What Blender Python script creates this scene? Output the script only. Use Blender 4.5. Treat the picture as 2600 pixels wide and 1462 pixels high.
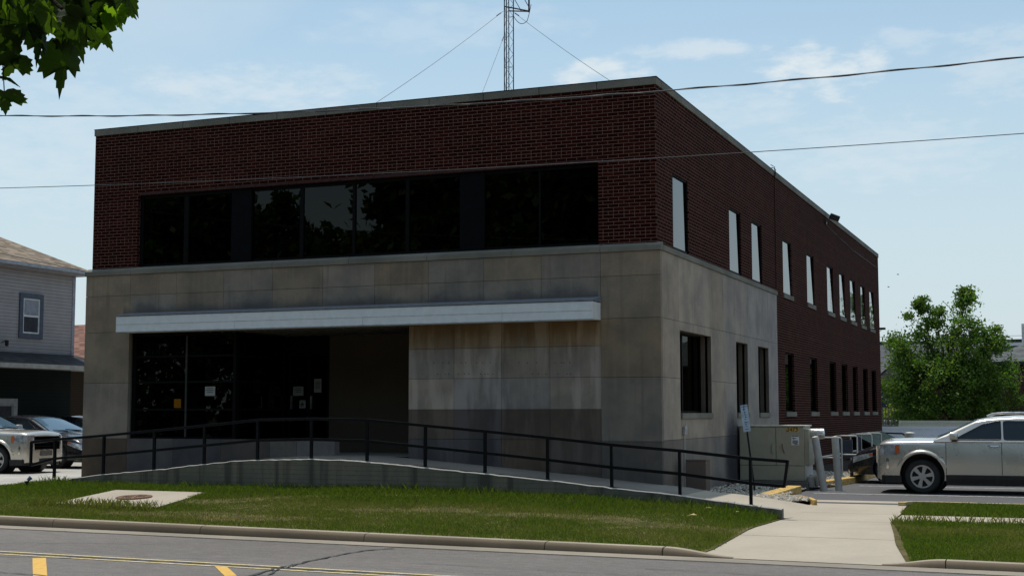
import bpy, bmesh, math, random
import numpy as np
from mathutils import Vector, Matrix, Euler
R = math.radians
for o in list(bpy.data.objects): bpy.data.objects.remove(o, do_unlink=True)
SC = bpy.context.scene
COL = SC.collection

# ------------------------------------------------------------------ camera, light
def setup_camera():
    cam = bpy.data.cameras.new('camera'); ob = bpy.data.objects.new('camera', cam); COL.objects.link(ob)
    yaw, pit, rol = R(-22.09), R(5.134), R(-0.070)
    f = Vector((math.sin(yaw)*math.cos(pit), math.cos(yaw)*math.cos(pit), math.sin(pit)))
    r = Vector((math.cos(yaw), -math.sin(yaw), 0)); u = r.cross(f)
    r2 = r*math.cos(rol)+u*math.sin(rol); u2 = -r*math.sin(rol)+u*math.cos(rol)
    m = Matrix((r2, u2, -f)).transposed().to_4x4(); m.translation = (7.179, -25.182, 1.376)
    ob.matrix_world = m
    cam.sensor_fit = 'HORIZONTAL'; cam.sensor_width = 36; cam.lens = 3503/2600*36
    cam.clip_start = 0.05; cam.clip_end = 3000
    SC.camera = ob
setup_camera()
SUN = Vector((-0.16, 0.215, 1)).normalized()
SUN_EL = math.asin(SUN.z); SUN_AZ = math.atan2(SUN.x, SUN.y)
def setup_light():
    l = bpy.data.lights.new('sun', 'SUN'); o = bpy.data.objects.new('sun', l); COL.objects.link(o)
    l.energy = 3.3; l.angle = R(0.53); l.color = (1, 0.955, 0.88)
    o.rotation_euler = SUN.to_track_quat('Z', 'Y').to_euler(); o.location = (0, 0, 60)
    w = bpy.data.worlds.new('World'); SC.world = w; w.use_nodes = True
    nt = w.node_tree; N = nt.nodes; L = nt.links; N.clear()
    out = N.new('ShaderNodeOutputWorld'); bg = N.new('ShaderNodeBackground'); L.new(bg.outputs[0], out.inputs[0])
    sky = N.new('ShaderNodeTexSky'); sky.sky_type = 'NISHITA'; sky.sun_disc = False
    sky.sun_elevation = SUN_EL; sky.sun_rotation = SUN_AZ; sky.air_density = 1.0; sky.dust_density = 1.6; sky.ozone_density = 1.0
    bg.inputs['Strength'].default_value = 0.115
    tc = N.new('ShaderNodeTexCoord')
    sep = N.new('ShaderNodeSeparateXYZ'); L.new(tc.outputs['Generated'], sep.inputs[0])
    # clouds: direction projected on a flat layer high overhead
    def math_(op, a, b=None, clamp=False):
        n = N.new('ShaderNodeMath'); n.operation = op; n.use_clamp = clamp
        for i, v in enumerate((a, b)):
            if v is None: continue
            if isinstance(v, (int, float)): n.inputs[i].default_value = v
            else: L.new(v, n.inputs[i])
        return n.outputs[0]
    zz = math_('MAXIMUM', sep.outputs['Z'], 0.0); zz = math_('ADD', zz, 0.16)
    cx = math_('DIVIDE', sep.outputs['X'], zz); cy = math_('DIVIDE', sep.outputs['Y'], zz)
    cmb = N.new('ShaderNodeCombineXYZ'); L.new(cx, cmb.inputs[0]); L.new(cy, cmb.inputs[1])
    def noise(scale, detail, rough, off):
        mp = N.new('ShaderNodeMapping'); mp.inputs['Location'].default_value = off; L.new(cmb.outputs[0], mp.inputs[0])
        n = N.new('ShaderNodeTexNoise'); n.inputs['Scale'].default_value = scale; n.inputs['Detail'].default_value = detail; n.inputs['Roughness'].default_value = rough
        L.new(mp.outputs[0], n.inputs['Vector']); return n.outputs['Fac']
    def ramp(v, a, b):
        n = N.new('ShaderNodeMapRange'); n.interpolation_type = 'SMOOTHSTEP'
        n.inputs['From Min'].default_value = a; n.inputs['From Max'].default_value = b; L.new(v, n.inputs['Value']); return n.outputs[0]
    thin = ramp(noise(0.9, 6, 0.55, (3.1, 1.7, 0)), 0.42, 0.72)
    puff = ramp(noise(2.3, 7, 0.62, (8.3, 5.2, 2.0)), 0.60, 0.70)
    thin = math_('MULTIPLY', thin, 0.45)
    # a few cumulus puffs in given directions: (azimuth offset, height, half widths) on a plane one unit ahead
    f = Vector((-.3746, .9228, .0895)); r = Vector((.9266, .3760, .0013)); u = r.cross(f)
    def dot_(v): n = N.new('ShaderNodeVectorMath'); n.operation = 'DOT_PRODUCT'; L.new(tc.outputs['Generated'], n.inputs[0]); n.inputs[1].default_value = v; return n.outputs['Value']
    w_ = math_('MAXIMUM', dot_(f), .05); uu = math_('DIVIDE', dot_(r), w_); vv = math_('DIVIDE', dot_(u), w_)
    fluff = noise(13.0, 8, .62, (1.3, 4.4, 0)); wisp = noise(5.5, 7, .6, (2.3, 7.4, 0))
    puffs = None
    for (a, b, sa, sb, gn) in ((.219, .160, .042, .024, 1.), (.262, .166, .014, .017, .85), (.128, .172, .045, .009, .6), (.063, .152, .040, .016, .85), (.165, .128, .05, .014, .4), (-.185, .145, .085, .020, .55), (-.118, .152, .025, .006, .4), (.285, .178, .03, .010, .4), (-.30, .105, .16, .05, .34), (-.05, .19, .10, .02, .25), (.27, .10, .09, .03, .35), (.36, .16, .05, .03, .4)):
        du = math_('DIVIDE', math_('SUBTRACT', uu, a), sa); dv = math_('DIVIDE', math_('SUBTRACT', vv, b), sb)
        d2 = math_('ADD', math_('MULTIPLY', du, du), math_('MULTIPLY', dv, dv)); d2 = math_('ADD', d2, math_('MULTIPLY', math_('SUBTRACT', fluff, .5), 4.0)); d2 = math_('ADD', d2, math_('MULTIPLY', math_('SUBTRACT', wisp, .5), 2.2))
        g = math_('MULTIPLY', math_('SUBTRACT', 1.0, ramp(d2, -.4, 1.25)), gn); puffs = g if puffs is None else math_('MAXIMUM', puffs, g)
    horizon = math_('SUBTRACT', 1.0, ramp(sep.outputs['Z'], 0.0, 0.38)); horizon = math_('MULTIPLY', horizon, 0.72)
    veil = math_('ADD', thin, math_('MULTIPLY', puff, 0.0), True)
    veil = math_('MAXIMUM', veil, horizon); veil = math_('ADD', veil, 0.12, True)
    mix = N.new('ShaderNodeMix'); mix.data_type = 'RGBA'
    L.new(veil, mix.inputs['Factor']); 
    gain = N.new('ShaderNodeMix'); gain.data_type = 'RGBA'; gain.blend_type = 'MULTIPLY'; gain.inputs['Factor'].default_value = 1
    L.new(sky.outputs[0], gain.inputs['A']); gain.inputs['B'].default_value = (1.12, 1.30, 1.22, 1)
    L.new(gain.outputs['Result'], mix.inputs['A']); mix.inputs['B'].default_value = (5.6, 6.45, 7.05, 1)
    white = N.new('ShaderNodeMix'); white.data_type = 'RGBA'; L.new(puffs, white.inputs['Factor']); L.new(mix.outputs['Result'], white.inputs['A']); white.inputs['B'].default_value = (6.5, 7.15, 7.5, 1)
    L.new(white.outputs['Result'], bg.inputs['Color'])
setup_light()
SC.view_settings.view_transform = 'Standard'; SC.view_settings.look = 'None'
SC.view_settings.exposure = 0.0; SC.view_settings.gamma = 1.0
SC.cycles.max_bounces = 6; SC.cycles.diffuse_bounces = 3; SC.cycles.glossy_bounces = 3
SC.cycles.transmission_bounces = 4; SC.cycles.transparent_max_bounces = 8
SC.cycles.caustics_reflective = False; SC.cycles.caustics_refractive = False
SC.cycles.sample_clamp_indirect = 4.0

# ------------------------------------------------------------------ materials
class NB:
    def __init__(s, name):
        s.m = bpy.data.materials.new(name); s.m.use_nodes = True
        s.t = s.m.node_tree; s.N = s.t.nodes; s.L = s.t.links
        s.p = s.N['Principled BSDF']; s.out = s.N['Material Output']
    def set(s, inp, v):
        if hasattr(v, 'is_linked') or hasattr(v, 'links'): s.L.new(v, inp)
        else: inp.default_value = v
    def math(s, op, a, b=None, clamp=False):
        n = s.N.new('ShaderNodeMath'); n.operation = op; n.use_clamp = clamp
        s.set(n.inputs[0], a)
        if b is not None: s.set(n.inputs[1], b)
        return n.outputs[0]
    def noise(s, vec=None, scale=5, detail=4, rough=.55, sc=None, col=False):
        if sc is not None:
            mp = s.N.new('ShaderNodeMapping'); mp.inputs['Scale'].default_value = sc; s.L.new(vec, mp.inputs[0]); vec = mp.outputs[0]
        n = s.N.new('ShaderNodeTexNoise'); n.inputs['Scale'].default_value = scale; n.inputs['Detail'].default_value = detail; n.inputs['Roughness'].default_value = rough
        if vec is not None: s.L.new(vec, n.inputs['Vector'])
        return n.outputs['Color' if col else 'Fac']
    def ramp(s, v, a, b, lo=0., hi=1.):
        n = s.N.new('ShaderNodeMapRange'); n.interpolation_type = 'SMOOTHSTEP'
        for k, x in zip(('From Min', 'From Max', 'To Min', 'To Max'), (a, b, lo, hi)): n.inputs[k].default_value = x
        s.L.new(v, n.inputs['Value']); return n.outputs[0]
    def mix(s, f, a, b, mode='MIX'):
        n = s.N.new('ShaderNodeMix'); n.data_type = 'RGBA'; n.blend_type = mode
        s.set(n.inputs['Factor'], f); s.set(n.inputs['A'], a); s.set(n.inputs['B'], b); return n.outputs['Result']
    def obj(s): return s.N.new('ShaderNodeTexCoord').outputs['Object']
    def geo(s): return s.N.new('ShaderNodeNewGeometry').outputs['Position']
    def uv(s): return s.N.new('ShaderNodeTexCoord').outputs['UV']
    def attr(s, name): n = s.N.new('ShaderNodeAttribute'); n.attribute_name = name; return n.outputs['Color']
    def xyz(s, v): n = s.N.new('ShaderNodeSeparateXYZ'); s.L.new(v, n.inputs[0]); return n.outputs
    def vec(s, x, y, z=0.): 
        n = s.N.new('ShaderNodeCombineXYZ'); s.set(n.inputs[0], x); s.set(n.inputs[1], y); s.set(n.inputs[2], z); return n.outputs[0]
    def bump(s, h, st=.3, d=.01):
        n = s.N.new('ShaderNodeBump'); n.inputs['Strength'].default_value = st; n.inputs['Distance'].default_value = d
        s.L.new(h, n.inputs['Height']); s.L.new(n.outputs[0], s.p.inputs['Normal'])
    def fin(s, col=None, rough=.7, metal=0., spec=.5, coat=0.):
        if col is not None: s.set(s.p.inputs['Base Color'], col)
        s.set(s.p.inputs['Roughness'], rough); s.p.inputs['Metallic'].default_value = metal
        s.p.inputs['Specular IOR Level'].default_value = spec; s.p.inputs['Coat Weight'].default_value = coat
        s.p.inputs['Coat Roughness'].default_value = .04
        return s.m
def c4(c): return (c[0], c[1], c[2], 1)
MATS = {}
def plain(name, col, rough=.6, metal=0., var=.18, scale=6, spec=.5, coat=0., bump=0.):
    """a painted / metal / plastic surface with slight uneven wear"""
    if name in MATS: return MATS[name]
    b = NB(name); v = b.obj()
    n = b.noise(v, scale, 5, .6)
    lo = c4([x*(1-var) for x in col]); hi = c4([min(1, x*(1+var)) for x in col])
    col_ = b.mix(b.ramp(n, .3, .7), lo, hi)
    if bump: b.bump(b.noise(v, scale*12, 3, .6), bump, .004)
    r = b.ramp(b.noise(v, scale*2.3, 3), .3, .7, max(.02, rough-.08), min(1, rough+.08))
    MATS[name] = b.fin(col_, r, metal, spec, coat); return MATS[name]

def mat_brick(name='dark red brick', red=(.036, .0062, .0036), mort=(.172, .105, .083), h=.06914, bw=.2134, hdr=True):
    b = NB(name); u, v, _ = b.xyz(b.uv())
    row = b.math('FLOOR', b.math('DIVIDE', v, h))
    if hdr:
        m6 = b.math('FLOORED_MODULO', row, 6.0); ish = b.math('COMPARE', m6, 2.0); b.N[-1]
        ish.node.inputs[2].default_value = .3
        w = b.math('SUBTRACT', bw, b.math('MULTIPLY', ish, bw*.5))
    else: w = bw
    par = b.math('MULTIPLY', b.math('FLOORED_MODULO', row, 2.0), .5)
    uu = b.math('ADD', b.math('DIVIDE', u, w), par)
    fu = b.math('MULTIPLY', b.math('FRACT', uu), w); fv = b.math('MULTIPLY', b.math('FRACT', b.math('DIVIDE', v, h)), h)
    mm = b.math('MAXIMUM', b.math('LESS_THAN', fu, .0105), b.math('LESS_THAN', fv, .0115))
    wn = b.N.new('ShaderNodeTexWhiteNoise'); wn.noise_dimensions = '2D'; b.L.new(b.vec(b.math('FLOOR', uu), row), wn.inputs['Vector'])
    rnd = wn.outputs['Value']
    r = c4(red); d = c4([x*.55 for x in red]); l = c4((red[0]*1.35, red[1]*1.7, red[2]*1.7))
    col = b.mix(b.ramp(rnd, .1, .55), d, r); col = b.mix(b.ramp(rnd, .72, 1.), col, l)
    big = b.noise(b.uv(), .55, 4, .6); col = b.mix(b.ramp(big, .4, .72, 0, .7), col, c4([x*.5 for x in red])); drip = b.noise(b.vec(u, b.math('MULTIPLY', v, .12)), 2.2, 5, .65); col = b.mix(b.ramp(drip, .52, .72, 0, .5), col, c4([x*.45 for x in red]))
    mo = b.mix(b.noise(b.uv(), 1.6, 4), c4([x*.62 for x in mort]), c4([min(1, x*1.25) for x in mort]))
    col = b.mix(mm, col, mo)
    hgt = b.math('SUBTRACT', 1.0, mm); b.bump(hgt, .6, .006)
    return b.fin(col, .95, spec=.04)
def mat_stone(name='weathered limestone'):
    b = NB(name); p = b.obj(); t = b.mix(1.0, b.attr('tint'), (1.16, .99, .865, 1), 'MULTIPLY')
    n = b.noise(p, 1.3, 7, .62); n2 = b.noise(p, 9, 5, .6)
    st = b.noise(p, 2.2, 5, .6, sc=(3.2, 3.2, .16))
    col = b.mix(b.ramp(n, .32, .7), b.mix(1.0, t, (.74, .75, .77, 1), 'MULTIPLY'), b.mix(1.0, t, (1.14, 1.12, 1.07, 1), 'MULTIPLY'))
    col = b.mix(b.ramp(st, .54, .72, 0, .55), col, b.mix(1.0, t, (.62, .60, .58, 1), 'MULTIPLY'))
    col = b.mix(b.ramp(st, .44, .30, 0, .3), col, b.mix(1.0, t, (1.3, 1.28, 1.22, 1), 'MULTIPLY'))
    col = b.mix(b.ramp(n2, .5, .8, 0, .25), col, b.mix(1.0, t, (.7, .68, .66, 1), 'MULTIPLY'))
    # exhaust soot on the side wall beside the generator cabinet, soot band over the canopy flashing
    x, y, z = b.xyz(p)
    dy = b.math('DIVIDE', b.math('SUBTRACT', y, 5.75), .85); dz = b.math('DIVIDE', b.math('SUBTRACT', z, .35), 1.25)
    dd = b.math('ADD', b.math('MULTIPLY', dy, dy), b.math('MULTIPLY', dz, dz)); dd = b.math('ADD', dd, b.math('MULTIPLY', b.math('SUBTRACT', n2, .5), .7))
    dd = b.math('ADD', dd, b.math('MULTIPLY', b.math('LESS_THAN', x, -.5), 9.0))
    # brown water stain running down from under the canopy
    inp = b.math('MULTIPLY', b.math('MULTIPLY', b.math('GREATER_THAN', x, -5.32), b.math('LESS_THAN', x, -1.21)), b.math('GREATER_THAN', y, .02))
    stn = b.noise(p, 1.5, 5, .65, sc=(4.5, 1, .22)); run = b.math('ADD', b.math('SUBTRACT', z, 2.45), b.math('MULTIPLY', b.math('SUBTRACT', stn, .5), 1.9))
    col = b.mix(b.math('MULTIPLY', b.ramp(run, .05, .75, 0, .75), inp), col, b.mix(1.0, t, (.66, .50, .27, 1), 'MULTIPLY'))
    pal = b.ramp(b.noise(p, 1.1, 5, .6, sc=(2.0, 1, .35)), .48, .62, 0, .75); col = b.mix(b.math('MULTIPLY', pal, inp), col, b.mix(1.0, t, (1.42, 1.42, 1.45, 1), 'MULTIPLY'))
    soot = b.ramp(dd, 1.25, .1, 0, .86)
    col = b.mix(soot, col, (.022, .024, .034, 1))
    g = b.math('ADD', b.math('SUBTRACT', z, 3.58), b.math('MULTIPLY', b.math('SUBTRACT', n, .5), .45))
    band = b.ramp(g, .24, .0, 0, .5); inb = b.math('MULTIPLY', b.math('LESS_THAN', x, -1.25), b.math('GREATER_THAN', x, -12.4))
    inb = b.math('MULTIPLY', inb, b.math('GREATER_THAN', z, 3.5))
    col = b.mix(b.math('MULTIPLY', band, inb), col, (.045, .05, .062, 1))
    b.bump(b.noise(p, 60, 4, .6), .12, .004)
    return b.fin(col, .88, spec=.25)
def mat_concrete(name, col, dark=.72, crack=True, scale=1.0, tinted=False):
    b = NB(name); p = b.geo()
    n = b.noise(p, .7*scale, 6, .62); n2 = b.noise(p, 22, 4, .6); n3 = b.noise(p, 140, 2, .5)
    c = b.mix(b.ramp(n, .3, .72), c4([x*dark for x in col]), c4(col))
    c = b.mix(b.ramp(n2, .45, .8, 0, .3), c, c4([x*.62 for x in col]))
    c = b.mix(b.ramp(n3, .5, .72, 0, .25), c, c4([min(1, x*1.2) for x in col]))
    if tinted: c = b.mix(1.0, c, b.attr('tint'), 'MULTIPLY')
    b.bump(n3, .15, .003)
    return b.fin(c, .92, spec=.15)
def mat_asphalt(name, col, patch=.75):
    b = NB(name); p = b.geo()
    n = b.noise(p, .35, 5, .6, sc=(.35, 1, 1)); n2 = b.noise(p, 38, 4, .8); sp = b.noise(p, 95, 3, .7); n4 = b.noise(p, 3., 4, .6)
    c = b.mix(b.ramp(n, .3, .7), c4([x*patch for x in col]), c4(col))
    c = b.mix(b.ramp(n4, .5, .75, 0, .3), c, c4([x*.7 for x in col]))
    c = b.mix(b.ramp(n2, .5, .72, 0, .75), c, c4([x*.45 for x in col]))
    c = b.mix(b.ramp(sp, .55, .68, 0, .8), c, c4([min(1, x*2.3) for x in col]))
    n5 = b.noise(p, 11, 4, .7, sc=(.4, 1, 1)); c = b.mix(b.ramp(n5, .46, .68, 0, .38), c, c4([x*.62 for x in col])); c = b.mix(b.ramp(n5, .5, .32, 0, .3), c, c4([min(1, x*1.35) for x in col]))
    b.bump(n2, .35, .006)
    return b.fin(c, .92, spec=.15)
def mat_soil(name, a, bcol):
    b = NB(name); p = b.geo(); c = b.mix(b.ramp(b.noise(p, 3.2, 6, .65), .35, .68), c4(a), c4(bcol))
    b.bump(b.noise(p, 40, 4), .4, .02); return b.fin(c, .95, spec=.1)
def mat_leaf(name, col, trans=(.16, .30, .03), tw=.45, attr=True, spec=.25):
    b = NB(name)
    c = c4(col)
    if attr: c = b.mix(1.0, b.attr('tint'), c, 'MULTIPLY')
    b.fin(c, .55, spec=spec)
    tr = b.N.new('ShaderNodeBsdfTranslucent'); b.set(tr.inputs[0], b.mix(1.0, b.attr('tint'), c4(trans), 'MULTIPLY') if attr else c4(trans))
    mx = b.N.new('ShaderNodeMixShader'); mx.inputs[0].default_value = tw
    b.L.new(b.p.outputs[0], mx.inputs[1]); b.L.new(tr.outputs[0], mx.inputs[2]); b.L.new(mx.outputs[0], b.out.inputs[0])
    return b.m
def mat_glass(name, tint=(.10, .12, .11), ior=1.5, rough=.01, refl=(1, 1, 1, 1)):
    b = NB(name); b.N.remove(b.p)
    t = b.N.new('ShaderNodeBsdfTransparent'); t.inputs[0].default_value = c4(tint)
    g = b.N.new('ShaderNodeBsdfGlossy'); g.inputs['Roughness'].default_value = rough; g.inputs[0].default_value = refl
    fr = b.N.new('ShaderNodeFresnel'); fr.inputs[0].default_value = ior
    nb = b.N.new('ShaderNodeBump'); nb.inputs['Strength'].default_value = .03; nb.inputs['Distance'].default_value = .02
    b.L.new(b.noise(b.geo(), 1.1, 2), nb.inputs['Height']); b.L.new(nb.outputs[0], g.inputs['Normal'])
    mx = b.N.new('ShaderNodeMixShader'); b.L.new(fr.outputs[0], mx.inputs[0]); b.L.new(t.outputs[0], mx.inputs[1]); b.L.new(g.outputs[0], mx.inputs[2])
    b.L.new(mx.outputs[0], b.out.inputs[0]); return b.m
def mat_siding(name, col, pitch=.11, lap=.35):
    b = NB(name); z = b.xyz(b.obj())[2]
    f = b.math('FRACT', b.math('DIVIDE', z, pitch)); n = b.noise(b.obj(), 2., 5)
    c = b.mix(b.ramp(n, .3, .7), c4([x*.86 for x in col]), c4(col))
    c = b.mix(b.math('LESS_THAN', f, .12), c, c4([x*lap for x in col]))
    b.bump(f, .6, .012); return b.fin(c, .75, spec=.1)
def mat_shingle(name, col):
    b = NB(name); u, v, _ = b.xyz(b.uv())
    row = b.math('FLOOR', b.math('DIVIDE', v, .14)); uu = b.math('ADD', b.math('DIVIDE', u, .3), b.math('MULTIPLY', row, .37))
    wn = b.N.new('ShaderNodeTexWhiteNoise'); wn.noise_dimensions = '2D'; b.L.new(b.vec(b.math('FLOOR', uu), row), wn.inputs['Vector'])
    c = b.mix(wn.outputs['Value'], c4([x*.55 for x in col]), c4([min(1, x*1.25) for x in col]))
    c = b.mix(b.math('LESS_THAN', b.math('FRACT', b.math('DIVIDE', v, .14)), .14), c, c4([x*.35 for x in col]))
    return b.fin(c, .9, spec=.15)
def mat_gravel(name):
    b = NB(name); c = b.mix(1.0, b.attr('tint'), (.52, .49, .44, 1), 'MULTIPLY'); return b.fin(c, .85, spec=.2)

M = dict(
 brick=mat_brick(), stone=mat_stone(),
 grout=plain('joint mortar', (.10, .095, .085), .9),
 ramp=mat_concrete('shaded ramp concrete', (.27, .245, .21)),  # darker than the paving: the building's shade is put into this colour
 walk=mat_concrete('pavement concrete', (.42, .368, .295), .84),
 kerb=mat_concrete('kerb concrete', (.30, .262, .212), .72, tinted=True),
 lotconc=mat_concrete('pale lot concrete', (.46, .44, .40)),
 road=mat_asphalt('worn grey asphalt', (.168, .153, .142)),
 lot=mat_asphalt('dark lot asphalt', (.115, .112, .115), .85),
 soil=mat_soil('lawn soil', (.06, .058, .02), (.145, .115, .055)),
 earth=mat_soil('bed soil', (.03, .024, .018), (.06, .05, .04)),
 far=mat_soil('far ground', (.06, .07, .03), (.11, .105, .07)),
 wall=None,
 coping=mat_concrete('coping stone', (.24, .225, .185), .6),
 canopy=plain('painted canopy fascia', (.74, .75, .75), .55, var=.05),
 flash=plain('metal flashing', (.23, .26, .31), .4, .3),
 darkmetal=plain('bronze window frame', (.005, .005, .005), .6, .0, spec=.06),
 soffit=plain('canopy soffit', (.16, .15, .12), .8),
 brown=mat_concrete('alcove brown stone', (.105, .082, .058), .85),
 black=plain('black paint', (.008, .009, .011), .38, var=.3),
 rail=plain('railing black enamel', (.006, .0065, .008), .42, spec=.16),
 glass=mat_glass('tinted window glass', (.05, .06, .055), 1.40, .01, (.72, .74, .70, 1)), 
 sideglass=mat_glass('ground floor side glass', (.03, .035, .03), 1.45, .02, (.34, .36, .33, 1)),
 clearglass=mat_glass('clear side glass', (.92, .94, .94), 1.62), skyblind=plain('added sky-pale blind', (.85, .86, .86), .8, var=.03),  # added blind, its pale colour stands in for reflected sky
 mirror=mat_glass('side window glass', (.03, .035, .035), 1.62),
 roomdark=plain('dark interior', (.05, .048, .04), .8),
 tarroof=plain('tar roof', (.06, .06, .06), .9),
 yellow=plain('kerb yellow paint', (.50, .325, .095), .85, var=.4, scale=14, bump=.6),
 roadyellow=plain('road yellow paint', (.60, .355, .07), .8, var=.12, scale=14),
 lineyellow=plain('worn yellow line paint', (.50, .405, .215), .8, var=.25, scale=20),
 tar=plain('crack sealing tar', (.03, .03, .03), .6),
 white=plain('white paint', (.72, .72, .70), .6, var=.06),
 paper=plain('notice paper', (.30, .30, .28), .85, var=.04, spec=.1),
 beige=plain('cabinet beige enamel', (.345, .325, .245), .45, var=.05),
 beigewhite=plain('cabinet pale end panel', (.55, .55, .53), .5, var=.05),
 gal=plain('galvanised steel', (.45, .46, .46), .35, .8),
 bollard=plain('grey painted pipe', (.36, .35, .32), .55, var=.08),
 block=mat_concrete('split face block', (.15, .115, .095), .8),
 rust=plain('rusty cast iron', (.17, .095, .058), .85, var=.35, scale=18, bump=.5),
)
# ------------------------------------------------------------------ mesh helpers
class MB:
    def __init__(s): s.v = []; s.f = []; s.uv = []; s.t = []
    def poly(s, pts, uv=None, t=(1, 1, 1)):
        n = len(s.v); s.v += [tuple(p) for p in pts]; s.f.append(tuple(range(n, n+len(pts))))
        s.uv.append(uv if uv else [(0, 0)]*len(pts)); s.t.append(t); return s
    def box(s, a, b, t=(1, 1, 1), rot=None, uvm=None, skip=()):
        x0, y0, z0 = a; x1, y1, z1 = b
        P = [(x0, y0, z0), (x1, y0, z0), (x1, y1, z0), (x0, y1, z0), (x0, y0, z1), (x1, y0, z1), (x1, y1, z1), (x0, y1, z1)]
        if rot is not None: P = [rot @ Vector(p) for p in P]
        for iq, q in enumerate(((0, 3, 2, 1), (4, 5, 6, 7), (0, 1, 5, 4), (1, 2, 6, 5), (2, 3, 7, 6), (3, 0, 4, 7))):
            if iq in skip: continue
            pts = [P[i] for i in q]
            uv = None
            if uvm: uv = [(p[0]+p[1], p[2]+uvm) for p in pts]
            s.poly(pts, uv, t)
        return s
    def tube(s, pts, r, n=8, cap=True, t=(1, 1, 1)):
        pts = [Vector(p) for p in pts]; rr = r if isinstance(r, (list, tuple)) else [r]*len(pts)
        rings = []; up = None
        for i, p in enumerate(pts):
            d = (pts[min(i+1, len(pts)-1)]-pts[max(i-1, 0)]).normalized()
            if up is None: up = Vector((0, 0, 1)) if abs(d.z) < .9 else Vector((1, 0, 0))
            a = d.cross(up).normalized(); b_ = a.cross(d).normalized(); up = b_
            rings.append([p+(a*math.cos(2*math.pi*k/n)+b_*math.sin(2*math.pi*k/n))*rr[i] for k in range(n)])
        base = len(s.v)
        for rg in rings: s.v += [tuple(p) for p in rg]
        for i in range(len(rings)-1):
            for k in range(n):
                k2 = (k+1) % n
                s.f.append((base+i*n+k, base+i*n+k2, base+(i+1)*n+k2, base+(i+1)*n+k)); s.uv.append([(0, 0)]*4); s.t.append(t)
        if cap:
            s.f.append(tuple(base+k for k in range(n-1, -1, -1))); s.uv.append([(0, 0)]*n); s.t.append(t)
            s.f.append(tuple(base+(len(rings)-1)*n+k for k in range(n))); s.uv.append([(0, 0)]*n); s.t.append(t)
        return s
    def bar(s, a, b_, w, h=None):
        """square section bar"""
        a = Vector(a); b_ = Vector(b_); h = h or w; d = (b_-a).normalized()
        up = Vector((0, 0, 1)) if abs(d.z) < .95 else Vector((0, 1, 0))
        x = d.cross(up).normalized()*w/2; y = x.cross(d).normalized()*h/2
        P = [a-x-y, a+x-y, a+x+y, a-x+y, b_-x-y, b_+x-y, b_+x+y, b_-x+y]
        for q in ((0, 3, 2, 1), (4, 5, 6, 7), (0, 1, 5, 4), (1, 2, 6, 5), (2, 3, 7, 6), (3, 0, 4, 7)): s.poly([P[i] for i in q])
        return s
    def lathe(s, prof, n=24, axis='z', o=(0, 0, 0), t=(1, 1, 1)):
        """prof = (radius, height) pairs"""
        base = len(s.v); o = Vector(o)
        for (r, h) in prof:
            for k in range(n):
                a = 2*math.pi*k/n; c, d = r*math.cos(a), r*math.sin(a)
                s.v.append(tuple(o+Vector((c, d, h) if axis == 'z' else ((c, h, d) if axis == 'y' else (h, c, d)))))
        for i in range(len(prof)-1):
            for k in range(n):
                k2 = (k+1) % n
                s.f.append((base+i*n+k, base+i*n+k2, base+(i+1)*n+k2, base+(i+1)*n+k)); s.uv.append([(0, 0)]*4); s.t.append(t)
        return s
    def grid(s, f, nu, nv, t=(1, 1, 1), uv=None):
        base = len(s.v)
        for i in range(nu+1):
            for j in range(nv+1): s.v.append(tuple(f(i/nu, j/nv)))
        for i in range(nu):
            for j in range(nv):
                a = base+i*(nv+1)+j; q = (a, a+nv+1, a+nv+2, a+1); s.f.append(q)
                s.uv.append([uv(*s.v[k]) for k in q] if uv else [(0, 0)]*4); s.t.append(t)
        return s
    def mesh(s, name, mat):
        me = bpy.data.meshes.new(name); me.from_pydata(s.v, [], s.f)
        ul = me.uv_layers.new(name='UVMap'); flat = [c for fu in s.uv for uvp in fu for c in uvp]
        ul.data.foreach_set('uv', flat)
        ca = me.color_attributes.new('tint', 'FLOAT_COLOR', 'CORNER'); cl = []
        for f, t in zip(s.f, s.t): cl += [t[0], t[1], t[2], 1.]*len(f)
        ca.data.foreach_set('color', cl)
        for m in (mat if isinstance(mat, (list, tuple)) else [mat]): me.materials.append(m)
        me.update(); return me
    def build(s, name, mat, parent=None, smooth=False, bevel=0., loc=None, fix=True):
        me = s.mesh(name, mat)
        if fix:
            bm = bmesh.new(); bm.from_mesh(me)
            bmesh.ops.remove_doubles(bm, verts=bm.verts, dist=1e-5) if bevel or smooth else None
            bmesh.ops.recalc_face_normals(bm, faces=bm.faces)
            if bevel:
                bmesh.ops.bevel(bm, geom=[e for e in bm.edges if len(e.link_faces) == 2 and e.calc_face_angle(0) > .5], offset=bevel, segments=2, affect='EDGES', profile=.6)
            bm.to_mesh(me); bm.free()
        if smooth:
            for p in me.polygons: p.use_smooth = True
            if hasattr(me, 'set_sharp_from_angle'): me.set_sharp_from_angle(angle=R(38))
        o = bpy.data.objects.new(name, me); COL.objects.link(o)
        if parent is not None: o.parent = parent
        if loc is not None: o.location = loc
        return o
def tag(o, label, cat, group=None, kind=None):
    o['label'] = label; o['category'] = cat
    if group: o['group'] = group
    if kind: o['kind'] = kind
    return o
def thing(name, label, cat, loc=(0, 0, 0), rz=0., group=None):
    o = bpy.data.objects.new(name, None); COL.objects.link(o); o.location = loc; o.rotation_euler = (0, 0, rz); o.empty_display_size = .1
    return tag(o, label, cat, group)
def struct(o): o['kind'] = 'structure'; return o
def copy_tree(o, parent=None):
    c = o.copy(); COL.objects.link(c)
    if parent is not None: c.parent = parent
    for ch in list(o.children): copy_tree(ch, c)
    return c
def interp(x, pts):
    pts = sorted(pts); return float(np.interp(x, [p[0] for p in pts], [p[1] for p in pts]))
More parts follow.
